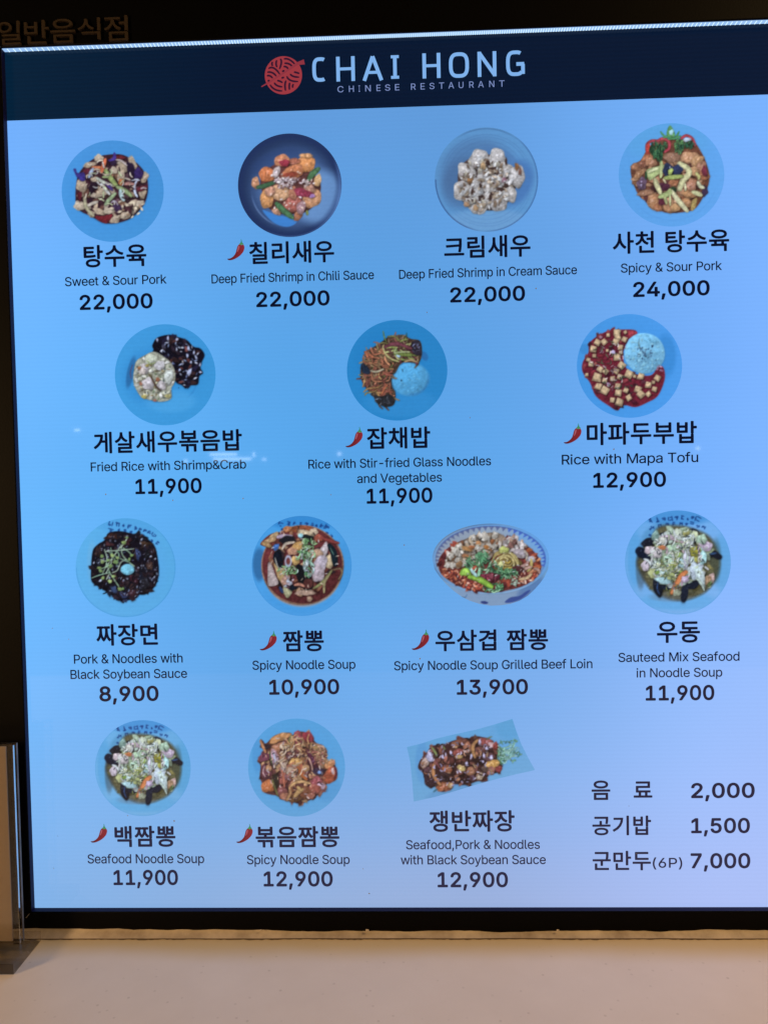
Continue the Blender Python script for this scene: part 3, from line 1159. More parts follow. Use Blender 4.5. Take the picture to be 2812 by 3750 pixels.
        for k, nm in enumerate(self.ids):
            m = keep & (idc == k)
            if not m.any():
                continue
            jj, ii = np.nonzero(m)
            base = jj * self.w + ii
            quads = np.stack([base + self.w, base + self.w + 1, base + 1, base], 1)
            used, inv = np.unique(quads, return_inverse=True)
            V = np.stack([VX.ravel()[used], np.full(len(used), -0.0002), VZ.ravel()[used]], 1)
            me = mesh_from(nm, V, inv.reshape(-1, 4).tolist(), col.reshape(-1, 3)[used])
            if root is None:
                root = obj(nm, me, M_PRINT, board, self.label)
            else:
                obj(nm, me, M_PRINT, root, (labels or {}).get(nm))
        return root


def ell(cx, cy, rx, ry, n=96):
    return [(cx + rx * math.cos(a), cy + ry * math.sin(a)) for a in np.linspace(0, 2 * PI, n, endpoint=False)]

#DISHES#
# --- sweet and sour pork: fried pieces, shredded cabbage, carrot, cucumber on a blue-lit plate
d = Dish(180, 480, ell(777, 731, 619, 616), (0.66, 0.86, 0.90), 'printed photo of sweet and sour pork with shredded vegetables on a round plate, top left dish', 11)
d.darken(770, 720, 500, 470, 0.12, 0, '2f7fd0')
d.p([560, 330, 700, 290, 900, 290, 1080, 400, 1190, 560, 1200, 760, 1130, 930, 960, 1080, 700, 1125, 520, 1040, 340, 920, 340, 600, 420, 440], '3d2430', 'food', 0.7, rim=0.2)
d.n(770, 690, 400, 360, 90, (22, 46), '8a7868 9c8c7c 6a4a44 4a2c34 7a5a4c 57404a 332030 a89c90')
for a in ((610, 330, 60, 42, 20), (500, 410, 85, 30, -18), (400, 660, 62, 90, 10), (370, 910, 70, 55, 0), (1020, 390, 38, 95, -35), (1160, 560, 45, 70, 0), (900, 440, 60, 75, 20), (880, 540, 48, 120, 5), (790, 480, 50, 40, 0),
          (560, 610, 60, 42, 30), (660, 740, 70, 50, 15), (600, 770, 36, 34, 0), (1140, 750, 46, 66, 20), (1040, 900, 70, 55, 30), (620, 980, 80, 40, 20), (730, 970, 60, 42, 10), (800, 1075, 75, 42, -10), (920, 1030, 55, 48, 30), (520, 1010, 45, 40, 0), (1110, 880, 50, 40, 0)):
    d.b(*a[:4], a[4], ('a39484', '93826f', 'b0a496', '9a8468')[int(a[0]) % 4], wob=0.22, hl=0.18)
d.p([560, 1035, 660, 1030, 770, 1010, 760, 1060, 700, 1122, 620, 1095], '6e2630', sh=0.2, rim=0.15)
d.p([820, 300, 880, 295, 935, 325, 890, 345, 820, 330], '6c2c36', sh=0.2)
d.p([420, 470, 500, 455, 480, 530, 430, 520], '5c2838')
d.p([345, 760, 400, 740, 400, 800, 375, 860], '5a2430')
d.p([1075, 690, 1180, 660, 1195, 700, 1090, 740], '602834')
d.b(1000, 480, 48, 110, -20, '241a30', rim=0.2)
d.b(1090, 520, 62, 62, 20, '33265a', wob=0.25)
d.p([300, 465, 330, 460, 350, 510, 430, 505, 445, 590, 400, 610, 345, 565, 320, 520], '3c3484', rim=0.25)
d.p([720, 350, 770, 330, 790, 262, 815, 280, 815, 350, 760, 380], '4a3a94')
d.b(785, 390, 40, 34, 0, '2c2038')
d.b(540, 680, 55, 70, 30, '241826')
d.b(840, 940, 48, 60, -20, '3a2a48')
d.s([530, 440, 620, 445, 660, 460], 38, 'c07858')
d.s([685, 345, 665, 420, 640, 500], 52, 'c46c50')
d.s([690, 480, 740, 560, 820, 660], 62, '8ea068')
d.s([660, 560, 720, 545, 700, 500], 40, '9aae80')
d.s([830, 680, 920, 720, 1000, 790], 60, '8ea078', rim=.5)
d.s([1080, 590, 1040, 660, 1045, 740, 1075, 800], 30, 'b8c4e0')
d.s([1010, 600, 1060, 590, 1100, 600], 24, 'b8c0d4')
d.s([870, 720, 880, 780, 910, 840], 52, 'aac4cc')
d.s([540, 460, 510, 510, 490, 560], 44, '9cb0d4')
d.s([580, 570, 660, 620, 760, 660], 40, 'b4bcb4')
d.s([700, 640, 740, 680, 770, 715], 40, '4e3c80')
d.s([640, 640, 700, 720, 740, 770], 36, 'c0c4c8')
d.s([440, 810, 450, 920, 540, 1030], 44, 'aaa68e')
d.s([480, 905, 530, 880, 590, 860], 40, 'bab4ac')
d.s([690, 890, 730, 840, 810, 760], 50, '90a484')
d.s([760, 870, 800, 850, 840, 900], 22, '9a90a8')
d.s([820, 350, 880, 360, 950, 420], 22, 'b4aab0')
d.s([1120, 700, 1150, 690, 1185, 700], 26, 'a898a0')
d.s([900, 640, 970, 640, 1030, 645], 40, 'a87c78')
d.b(880, 620, 34, 40, 0, '9c6040')
d.n(700, 620, 330, 280, 40, (10, 20), 'c8ccd0 b4a898 2a1a24 a8b494 d0c8bc', 's', el=4)
d.n(940, 960, 200, 110, 26, (14, 24), 'b8ac9c 3a242c d0c4b0 8c7464')
d.finish({'food': 'fried pork pieces with shredded purple cabbage and cucumber'})

# --- shrimp in chili sauce on a dark blue plate
d = Dish(820, 450, ell(802, 759, 629, 629), (0.42, 0.52, 0.62), 'printed photo of glazed chili shrimp on a dark blue plate', 12)
d.C[:] = hx('25385f')
d.darken(830, 790, 480, 470, 1.0, 0, '486699')
d.darken(1150, 900, 300, 330, 0.85, 20, '6c98d0')
d.darken(640, 470, 330, 130, 0.6, -20, '2c4272')
d.ring(802, 759, 600, 600, 60, '1c2c5c', 0.5)
d.ring(830, 790, 495, 490, 14, '5f86c4', 0.35, 100, 180)
d.ring(800, 800, 470, 470, 10, '9ab8e8', 0.5, 110, 170)
d.ring(1060, 760, 350, 520, 30, '6f9ce0', 0.4, -50, 50)
d.ring(802, 759, 622, 622, 12, '4e6ca8', 0.6, 0, 120)
d.p([470, 1060, 620, 1110, 860, 1170, 870, 1225, 760, 1265, 600, 1210], '3f86d8', None, 0, rim=0, o=.9)
d.b(800, 800, 350, 330, 0, '5a3838', rim=0.3, wob=.1)
for a in ((710, 460, 92, 80, 0, 'c08264'), (1000, 500, 108, 105, 0, 'c88a5c'), (860, 470, 60, 45, 0, 'a86a58'), (530, 630, 112, 85, 0, 'bc7450'), (385, 730, 50, 70, 0, 'b48468'), (840, 600, 135, 85, -15, 'b87858'), (690, 850, 112, 105, 0, 'c49c7c'),
          (520, 930, 78, 115, -15, 'c08c60'), (560, 830, 70, 60, 0, 'b88a78'), (840, 990, 110, 105, 0, '9a5c54'), (1070, 910, 105, 130, 10, 'bc8c6c'), (1140, 700, 42, 80, 15, 'c4a078'), (640, 600, 40, 80, 20, 'b0a4a8'), (840, 850, 55, 75, 0, 'a87460'), (900, 1130, 50, 65, 30, '98664e'), (640, 1080, 55, 40, 30, 'a8806c'),
          (940, 1030, 50, 90, 15, 'a08088'), (1000, 400, 80, 30, 0, 'c09068'), (1040, 800, 70, 55, 0, 'b48878')):
    d.b(*a, wob=0.12, hl=0.35, rim=.5)
d.b(740, 490, 55, 48, 0, '8c3444', hl=.3)
d.b(960, 850, 110, 52, 20, '803448', hl=.3)
d.b(1075, 890, 32, 26, 0, '9a78b0')
d.b(810, 630, 90, 32, 0, '8a4438')
d.s([410, 785, 500, 765, 610, 725], 58, '3e6048')
d.s([1150, 560, 1080, 620, 1030, 690], 72, '4c7050')
d.s([640, 980, 720, 1060, 830, 1150], 74, '4c7454')
d.s([1010, 1070, 1015, 1115], 34, '76804c')
d.n(800, 705, 190, 48, 70, (8, 15), 'd8ccd4 b8a8b4 c8bcc8 8c6c70 e4dce4', 'b', el=2.2, hl=.3)
d.n(740, 770, 90, 30, 22, (8, 14), 'd8ccd4 c0b0bc 8c6c70', 'b', el=2.2)
d.n(1000, 735, 45, 40, 14, (8, 14), 'd8d0d8 b8a8a8', 'b', el=2)
d.n(780, 780, 380, 340, 26, (8, 15), 'e0d8e0 d8c0b8', 'b', el=1.6, sh=0, region=ell(790, 780, 360, 340, 30))
d.finish({'food': 'orange glazed shrimp with green peppers and white sesame'})

# --- shrimp in cream sauce on a grey glass plate
d = Dish(1530, 430, ell(832, 757, 628, 635), (0.88, 0.94, 0.90), 'printed photo of cream shrimp on a grey rimmed plate', 13)
d.C[:] = d.C * 0.4 + hx('5f93cc') * 0.6
d.darken(700, 650, 440, 380, 0.55, -25, '4a6c9c')
d.darken(560, 800, 260, 320, 0.5, 20, '44608c')
d.darken(1190, 800, 190, 290, 0.75, 25, '4470b0')
d.darken(1000, 560, 280, 170, 0.5, 30, '4a72ac')
d.darken(850, 1250, 500, 130, 0.5, 0, '78a6d6')
d.ring(832, 757, 618, 625, 10, '22346a', 0.85, 95, 260)
d.ring(832, 757, 618, 625, 9, '2c4a84', 0.75, -60, 95)
d.ring(832, 757, 612, 618, 10, '2c4470', 0.5, -130, -50)
for q in (560, 530, 480, 430):
    d.ring(832, 757, q, q + 5, 8, '4a76b4', 0.35, 10, 170)
    d.ring(832, 770, q, q, 8, '44689e', 0.35, -170, -20)
d.b(820, 800, 345, 345, 0, '4a3c3c', rim=.2, wob=.08)
for a in ((740, 510, 118, 125, 0), (960, 490, 110, 105, 0), (590, 670, 108, 118, 0), (1070, 640, 95, 90, 20), (1200, 720, 95, 140, -10), (860, 760, 150, 110, 20), (700, 820, 60, 90, 10), (550, 900, 118, 130, 0), (980, 1030, 120, 110, 0), (1110, 930, 85, 110, 0), (830, 1000, 60, 110, 0), (700, 1090, 85, 85, 0), (770, 1120, 60, 60, 0), (870, 860, 80, 60, 0), (1000, 760, 70, 70, 0), (740, 900, 55, 60, 0), (610, 1030, 60, 55, 0), (920, 600, 70, 35, 0), (700, 980, 40, 60, 0)):
    d.b(*a, ('a9a8ac', 'a39c98', 'b0aeb0', '9c968c')[int(a[0] * 7) % 4], wob=0.16, hl=0.25, rim=.5)
d.n(820, 800, 350, 340, 130, (16, 34), 'b4b4ba a89c90 8c8074 c0c4cc 9a9498 7c6c60 aaa69c', region=ell(820, 800, 330, 330, 30), hl=.3, sh=.3)
for a in ((850, 555, 26, 34), (660, 900, 16, 45), (760, 830, 18, 26), (1000, 875, 55, 22), (1070, 830, 34, 26), (880, 970, 18, 45), (780, 960, 16, 24), (910, 620, 55, 16), (1070, 540, 16, 40), (600, 970, 28, 10), (660, 1000, 12, 26)):
    d.b(*a, 0, '3c2e2c', rim=0, sh=0)
for a in ((1200, 600, 28, 40, '8a6448'), (1240, 660, 22, 40, '6c5048'), (630, 770, 44, 30, '8c6a4c'), (790, 590, 34, 40, '9c8468'), (590, 1060, 40, 26, '987c66'), (1045, 760, 26, 34, '8a6878'), (700, 1100, 30, 40, '9c8268')):
    d.b(*a[:4], 0, a[4])
d.n(820, 800, 330, 320, 60, (7, 13), '4a3c38 d4d8e0 5c4c44 c8ccd4', region=ell(820, 800, 320, 320, 30), sh=0)
d.finish({'food': 'cream coated shrimp pieces in a heap'})

# --- spicy and sour pork with a green garnish
d = Dish(2210, 420, ell(820, 733, 641, 628), (0.82, 0.94, 0.95), 'printed photo of spicy sour pork with green garnish on a pale plate, top right dish', 14)
d.darken(760, 330, 520, 260, 0.45, 0, '5aa6e0')
d.darken(820, 733, 560, 520, 0.15, 0, '58a0e8')
d.ring(820, 733, 560, 548, 10, '4f8fd8', 0.35, 10, 150)
d.p([520, 440, 640, 320, 900, 300, 1080, 320, 1190, 470, 1260, 640, 1280, 780, 1240, 930, 1120, 1130, 1000, 1180, 740, 1190, 560, 1080, 420, 980, 330, 740, 340, 610, 440, 560], '6a4438', sh=.4, rim=.15)
d.p([510, 450, 560, 400, 600, 520, 540, 540, 450, 570], 'bc8064', sh=0)
d.p([450, 1000, 540, 980, 560, 1070, 500, 1045], 'b47858', sh=0)
d.p([1060, 1060, 1130, 1010, 1110, 1130, 1060, 1170], 'a89460', sh=0)
d.n(800, 760, 430, 400, 90, (28, 50), 'a47c64 946850 b48c70 80543f 5c3838 8c6c58 a8846c', region=[(440, 560), (640, 500), (1150, 430), (1250, 700), (1230, 930), (1000, 1170), (740, 1180), (430, 980), (340, 700)], hl=.3)
for a in ((400, 640, 70, 50, 20, '8c6450'), (470, 610, 60, 45, 0, '7c5446'), (570, 580, 75, 50, 15, 'a87c64'), (430, 720, 80, 38, -40, 'a0785c'), (1040, 520, 112, 72, -8, 'b0886c'), (1130, 560, 85, 60, -40, 'a88464'), (1180, 640, 60, 75, 0, '9c7460'), (1090, 690, 60, 60, 0, 'ac8868'), (830, 520, 100, 60, -10, '8c6c5c'), (600, 1060, 70, 110, -25, '9c7458'), (500, 950, 90, 40, -15, '94705c'), (790, 1130, 80, 60, 0, 'a47c60'), (870, 1130, 60, 50, 20, 'b08c68'), (1000, 1070, 60, 60, 30, 'a47c5c'), (1040, 960, 90, 50, 10, 'a8805f'), (1060, 860, 55, 80, 10, 'a47864'), (850, 830, 60, 40, 0, '98684f'), (1220, 740, 60, 60, 0, '98664c'), (660, 1130, 55, 50, 0, '8c6048')):
    d.b(*a, wob=0.15, hl=0.3, rim=.5)
d.b(1220, 690, 35, 60, 0, '6a3040')
d.b(460, 840, 62, 75, 0, '5c4a60', hl=.8)
d.b(720, 880, 70, 55, 0, '4c2a3c')
d.b(620, 900, 45, 40, 0, '3a2428')
d.b(700, 1060, 35, 50, 0, '5c2c3c')
d.b(1225, 930, 40, 60, 10, '3c3048')
d.b(840, 910, 40, 35, 0, '2e4030')
d.p([520, 670, 640, 630, 740, 610, 720, 700, 660, 730, 560, 800, 520, 740], 'a8b884', rim=.35)
d.s([540, 700, 600, 670, 650, 650], 40, 'c8d0a8')
d.s([690, 560, 700, 640, 690, 760], 46, 'b4c08c')
d.s([620, 790, 640, 850, 690, 960], 64, 'c4c49c')
d.s([920, 600, 1010, 650, 1030, 720, 960, 800, 920, 900], 72, 'c8c8a0', taper=.1)
d.s([820, 930, 900, 1040, 1010, 1170], 62, 'ccccaa', taper=.3)
d.s([680, 1000, 780, 960, 800, 920], 70, 'a0b07c')
d.s([740, 1000, 760, 1080], 40, 'a8b080')
d.s([800, 960, 805, 1100], 26, 'b4bc90')
d.s([1140, 820, 1170, 870, 1210, 890], 52, 'c8ccb0', rim=.5)
d.s([1080, 940, 1140, 960, 1180, 980], 58, 'bcc098')
d.s([1120, 710, 1150, 750, 1150, 780], 42, 'b8b880')
d.s([985, 840, 990, 920], 30, 'c0c0a0')
d.s([720, 780, 750, 830], 26, 'd0cca8')
d.s([510, 700, 510, 780], 26, '2e4a34')
d.b(800, 690, 92, 82, 0, '28304c', rim=.3)
d.b(890, 680, 60, 70, 0, '2c3454', rim=.3)
d.b(805, 695, 42, 48, 20, '1a2030', rim=0)
d.b(808, 692, 30, 40, 20, 'a8bc6c')
d.s([740, 770, 840, 760, 950, 750], 56, '98a868')
d.s([800, 630, 805, 660], 10, 'd8e0f0', sh=0)
for pts in ([520, 430, 525, 360, 580, 320, 650, 325, 665, 370], [655, 320, 720, 290, 790, 330, 790, 410, 740, 450], [940, 290, 1000, 255, 1070, 290, 1105, 370]):
    d.s(pts, 36, 'a44452', 'garnish', taper=0)
d.b(540, 420, 30, 70, 0, 'b0443c', 'garnish')
d.n(640, 420, 80, 80, 60, (9, 16), '3c6c4c 2c5440 548058 244434', 's', el=4, id='garnish', direction=80)
d.n(650, 490, 60, 70, 40, (9, 16), '3c6c4c 2c5440 548058', 's', el=4, id='garnish', direction=85)
d.n(740, 380, 30, 40, 14, (8, 14), '3c6448 54785c', 's', el=3, id='garnish')
d.n(910, 380, 60, 90, 60, (9, 15), '3a6a50 2e5a48 588c60 74a868', 's', el=4, id='garnish', direction=85)
d.n(1030, 360, 60, 50, 36, (9, 15), '3a6a50 2e5a48 4f8058', 's', el=4, id='garnish', direction=75)
d.b(1010, 305, 45, 24, 0, 'a8b8d0', 'garnish', rim=.2)
d.p([800, 130, 850, 200, 860, 270, 780, 280, 760, 220], '5c9460', 'garnish')
d.b(818, 215, 24, 34, 0, '9cc8d8', 'garnish', sh=0, rim=.1)
for pts in ([690, 210, 720, 250, 770, 280], [910, 210, 890, 250, 860, 290], [720, 280, 780, 270, 860, 300], [780, 300, 850, 290, 930, 260]):
    d.s(pts, 24, '4f8c5c', 'garnish')
d.finish({'food': 'glazed pork pieces with vegetables and an olive ring', 'garnish': 'parsley, red pepper rings and a green sprig'})

# --- crab and shrimp fried rice with black bean sauce
d = Dish(360, 1140, ell(817, 772, 611, 614), (0.63, 0.87, 0.90), 'printed photo of fried rice beside black bean sauce on a plate', 15)
d.darken(640, 800, 330, 330, 0.35, 0, '2a7cc4')
d.darken(960, 640, 400, 380, 0.2, 30, '2f86cc')
d.darken(880, 1090, 300, 140, 0.35, 0, '5cb0ee')
d.ring(1000, 830, 200, 230, 16, '2f7cc0', 0.5, 10, 70)
d.darken(400, 740, 46, 190, 0.6, 12, '24568c')
d.p([670, 390, 720, 320, 860, 285, 960, 310, 1080, 350, 1160, 430, 1240, 450, 1295, 530, 1260, 620, 1245, 690, 1275, 750, 1230, 790, 1210, 890, 1100, 900, 1065, 940, 1020, 900, 940, 850, 900, 650, 760, 530, 690, 480, 660, 430], '10101e', 'sauce', 0.5, rim=0.0)
reg = [(690, 400), (860, 300), (1080, 370), (1270, 500), (1230, 620), (1250, 750), (1190, 880), (1060, 910), (950, 850), (900, 650), (700, 470)]
d.n(980, 600, 330, 330, 80, (20, 44), '161424 241c28 2e2024 1c1a30 0c0c18', id='sauce', region=reg, hl=.25, sh=.3)
d.n(980, 600, 330, 330, 75, (8, 15), '8c9cc0 b8c4e0 5a6890 d0d8f0 7484a8', id='sauce', region=reg, sh=0, el=2.4)
d.n(980, 600, 330, 330, 18, (16, 28), '5a3434 6a4040 4c3030 3c3c50', id='sauce', region=reg, sh=.2)
for a in ((850, 330, 14, 26, 0), (960, 340, 16, 20, 0), (1100, 450, 14, 34, -10), (1165, 500, 10, 26, 0), (1130, 620, 14, 16, 0), (1110, 740, 22, 50, 15), (720, 350, 12, 22, 0), (1085, 540, 16, 22, 0), (1240, 650, 10, 22, 0), (1245, 740, 18, 12, 0), (990, 715, 12, 16, 0), (1190, 560, 10, 34, -25)):
    d.b(*a, 'a8b4d8', 'sauce', sh=0, rim=.5)
d.p([440, 700, 470, 600, 560, 540, 680, 490, 800, 550, 900, 640, 940, 760, 930, 870, 890, 940, 890, 1060, 780, 1100, 660, 1085, 540, 1050, 480, 980, 430, 860], 'a4a89c', 'rice', 0.5, rim=.35)
reg = [(460, 680), (560, 560), (680, 510), (880, 640), (920, 840), (870, 1050), (660, 1075), (500, 960), (440, 820)]
d.n(690, 800, 240, 290, 190, (12, 24), 'bcc0b4 a8ac9e ccd0ca a0a090 bcc0c0 b0ae96 949a90 c8ccd0', id='rice', region=reg, hl=.2, sh=.35)
d.n(690, 800, 240, 290, 55, (7, 13), '58544c 6a6448 84744c 3c4c54 5c6c54', id='rice', region=reg, sh=0)
for a in ((610, 880, 70, 80, 0, 'b4b0b8'), (770, 905, 58, 54, 0, 'b2aeb6'), (750, 660, 60, 60, 0, 'b0b0b8'), (570, 690, 50, 60, 0, 'aca8b0'), (640, 580, 80, 55, 0, 'b4bcb0'), (860, 790, 60, 80, 0, 'b0b8b8'), (540, 730, 45, 40, 0, 'b8b0b0')):
    d.b(*a, id='rice', hl=.2, wob=.16)
d.s([640, 780, 670, 850, 720, 930, 760, 960], 22, '4c3c34', 'rice')
d.s([620, 770, 650, 790], 24, '5c5440', 'rice')
d.s([595, 600, 640, 640, 700, 620], 14, '98a878', 'rice')
for a in ((500, 690, 24, 20, '94684a'), (725, 830, 22, 28, '8c5c48'), (520, 880, 20, 22, '9c6c5c'), (600, 660, 24, 18, '8c8450'), (690, 1085, 22, 12, 'a4685c'), (850, 1030, 34, 26, 'a8a474'), (560, 1040, 30, 26, '9c945c')):
    d.b(*a[:4], 0, a[4], 'rice')
d.s([420, 650, 395, 740, 405, 820], 16, '5c3c58', None, 0, .5, o=.6)
d.b(980, 930, 5, 5, 0, '24304c', None, sh=0)
d.finish({'sauce': 'glossy black bean sauce', 'rice': 'round mound of fried rice with shrimp'})

# --- glass noodles and vegetables with a rice mound
d = Dish(1210, 1120, ell(810, 784, 609, 611), (0.44, 0.80, 0.86), 'printed photo of stir fried glass noodles curling round a rice mound', 16)
d.darken(860, 1180, 430, 170, 0.25, 0, '4a9ce0')
d.darken(700, 700, 400, 400, 0.2, 0, '1c74c0')
d.b(965, 890, 232, 205, 0, '4e9ace', 'rice', wob=.02, sh=0, rim=.05, soft=30)
d.ring(985, 880, 205, 198, 22, '2a6cae', 0.5, -20, 110)
d.n(950, 890, 180, 160, 40, (8, 14), '56a0d0 4a96cc 5ca4d2', id='rice', sh=0, jit=.01)
d.s([880, 800, 870, 770], 9, '1c3c50', 'rice', 0)
d.b(860, 907, 8, 10, 0, '1c2c40', 'rice', sh=0)
d.darken(1140, 610, 40, 60, .6, -30, '2a5c98')
reg = [(430, 560), (560, 480), (700, 390), (870, 350), (970, 400), (1090, 430), (1110, 590), (1070, 690), (960, 690), (860, 700), (790, 810), (740, 850), (750, 980), (790, 1060), (770, 1200), (670, 1225), (560, 1180), (520, 1090), (430, 1000), (370, 880), (370, 720), (420, 680)]
d.p([v for q in reg for v in q], '4c3c34', 'food', 0.5, rim=.25)
d.n(700, 760, 420, 460, 200, (13, 24), '7c6858 8c7460 6c4c40 5c4438 947c5c a08868 4c3830 7a5048 6c6c44', 's', el=6.5, region=reg)
d.n(600, 900, 230, 220, 70, (14, 24), '946050 8c5448 a4705c 7c4c44 a08058', 's', el=6, region=reg)
d.n(580, 640, 160, 100, 44, (14, 24), '9c6450 8c5c4c a8785c 7c6850', 's', el=6, region=reg, direction=30)
d.n(870, 560, 150, 110, 40, (14, 24), '7c8c50 8c9c5c 6c4448 9ca470 5c3440', 's', el=6, region=reg, direction=12)
d.p([370, 715, 430, 720, 480, 780, 470, 830, 390, 810], '202c40')
d.p([530, 1090, 620, 1100, 700, 1075, 760, 1100, 780, 1170, 690, 1225, 580, 1190], '26282e', rim=.15)
d.n(650, 1150, 100, 50, 14, (8, 13), '4a5060 38404e 6a7080', 's', el=3, region=reg, sh=0)
d.p([990, 440, 1080, 425, 1105, 560, 1090, 600, 1020, 590, 980, 510], '2a2632', rim=.2)
d.n(1040, 520, 50, 70, 12, (8, 13), '5c5468 48485c 7078a0', 's', el=3, region=reg, sh=0)
d.s([640, 490, 660, 570, 730, 640, 830, 680], 22, 'a8a474')
d.s([660, 500, 800, 460, 980, 520], 44, '6a3c48')
d.s([780, 580, 870, 590, 980, 600], 46, '6a7c44')
d.s([800, 520, 780, 570, 870, 560, 960, 560], 22, '98a47c')
d.s([420, 560, 460, 590, 520, 620], 34, 'a86850')
d.s([430, 560, 450, 620], 30, 'b06c54')
d.s([490, 790, 560, 800, 640, 770], 26, 'a8a490')
d.s([640, 310, 655, 380, 680, 440], 16, '5c7448')
d.s([925, 330, 925, 380], 10, '2e5444')
d.s([560, 460, 580, 530], 22, '8c7c58')
d.s([420, 1085, 440, 1060, 500, 1050], 20, '8c8058')
d.s([620, 1080, 660, 1000, 690, 960], 22, 'a06048')
d.s([500, 830, 510, 900, 560, 920, 620, 920], 20, '9c6c54')
d.b(825, 612, 26, 14, 15, 'a8c8e8', sh=0)
d.s([900, 680, 980, 660, 1060, 690], 26, 'a08868')
d.b(1045, 700, 14, 12, 0, '6a3048')
d.finish({'food': 'stir fried glass noodles with vegetables', 'rice': 'round white rice mound'})

# --- mapo tofu around white rice
d = Dish(2060, 1110, ell(808, 764, 638, 630), (0.66, 0.89, 0.95), 'printed photo of red mapo tofu curling round white rice', 17)
d.darken(1240, 640, 130, 260, 0.5, 0, '2f7cc4')
d.darken(800, 760, 560, 540, 0.18, 0, '3c90dc')
d.darken(260, 560, 60, 60, 0.3, 0, '2a70b0')
reg = [(560, 335), (700, 322), (860, 325), (905, 365), (860, 400), (790, 450), (750, 530), (730, 650), (770, 790), (880, 860), (1060, 880), (1140, 800), (1200, 765), (1235, 830), (1230, 950), (1150, 1130), (1020, 1210), (880, 1265), (740, 1240), (660, 1305), (560, 1250), (400, 1130), (330, 970), (240, 840), (240, 720), (310, 600), (320, 490), (420, 400)]
d.p([v for q in reg for v in q], '6a2434', 'sauce', 0.2, rim=-.25, bev=40)
d.p([790, 345, 850, 335, 895, 365, 850, 400, 800, 410], 'a84450', 'sauce', 0, rim=.1)
d.n(640, 800, 440, 480, 120, (16, 34), '5c2030 4c1c2c 742c38 3c1c28 7c3840 54303c', id='sauce', region=reg, sh=.2)
d.b(990, 610, 248, 245, 0, '74b2da', 'rice', wob=.02, rim=.07, sh=.4)
d.n(990, 610, 225, 220, 80, (10, 18), '80bad8 6eaed6 8ac0dc 68a8d0', id='rice', sh=.04, jit=.01)
d.n(975, 610, 110, 70, 26, (7, 12), '3c5878 2c4464 4c7094 5c7c98', id='rice', sh=0, region=ell(990, 610, 200, 200, 20))
d.n(990, 700, 180, 120, 14, (6, 9), '5480a0 4c7898', id='rice', sh=0)
d.b(1085, 525, 10, 16, 0, '20304c', 'rice', sh=0)
d.s([925, 430, 920, 500, 930, 545], 9, '5c6c68', 'rice', 0, o=.7)
for (x, y, r, a) in ((650, 365, 46, 10), (660, 415, 44, -20), (640, 470, 42, 20), (745, 440, 36, 25), (760, 355, 26, 60), (420, 480, 42, 30), (500, 470, 40, 50), (370, 560, 46, 10), (550, 390, 24, 0), (700, 540, 34, 10), (660, 660, 52, 5), (710, 760, 52, 40), (590, 600, 22, 0), (310, 690, 30, 20), (340, 740, 36, 0), (450, 800, 38, 30), (520, 830, 36, 40), (420, 900, 58, 15), (640, 830, 38, 20), (690, 900, 36, 20), (800, 870, 56, 30), (870, 890, 22, 10), (510, 940, 34, 10), (430, 1010, 44, 20), (510, 1065, 52, 30), (665, 1010, 32, 10), (670, 1090, 46, 10), (600, 1180, 36, 10), (690, 1205, 46, 20), (770, 1060, 38, 30), (800, 1150, 36, 60), (910, 1050, 48, 20), (945, 1110, 48, 45), (950, 890, 42, 15), (1040, 995, 44, 10), (1145, 910, 42, 30), (1110, 1045, 38, 15), (1040, 1110, 36, 50), (600, 920, 34, 0), (1100, 965, 26, 0), (290, 870, 24, 0), (540, 580, 20, 0), (700, 600, 26, 0), (380, 640, 26, 0)):
    q = math.radians(a)
    pts = []
    for k in range(4):
        t = q + PI / 4 + k * PI / 2
        rr = r * (1.24 + 0.13 * d.rng.normal())
        pts += [x + rr * math.cos(t), y + rr * math.sin(t)]
    base = hx(('b09c80', 'a08668', 'b8a88c', '987a66', 'ac9474')[int(x + y) % 5])
    d.p(pts, base * 0.86, 'tofu', 0.5, rim=.3, bev=16, sm=False)
    pts = np.array(pts).reshape(-1, 2)
    top = (pts - pts.mean(0)) * 0.74 + pts.mean(0) + np.array([-r * .1, -r * .22])
    d.p(top.ravel().tolist(), np.clip(base * 1.16, 0, 1), 'tofu', 0, rim=.1, bev=14, soft=12, sm=False)
for a in ((610, 595, 24, 26, 'b8b0d8'), (555, 990, 24, 24, '9c84a0'), (460, 415, 18, 20, '9c788c'), (395, 745, 18, 22, '8c5850')):
    d.b(*a[:4], 0, a[4], 'sauce', hl=.6)
d.n(560, 660, 260, 200, 44, (8, 14), 'b8b4c0 5c7058 3c4838 c8bcc4 a0889c 4a5c44', 's', el=3.6, id='sauce', region=reg)
d.n(680, 960, 200, 80, 26, (9, 15), '3c5444 4c6450 2c3c34 c0b0b4', 's', el=3, id='sauce', region=reg)
d.n(1180, 800, 40, 40, 8, (8, 14), 'b0a0c0 8c5c78', id='sauce', sh=0)
d.finish({'sauce': 'dark red chili sauce', 'tofu': 'small tan tofu cubes', 'rice': 'round white rice mound'})

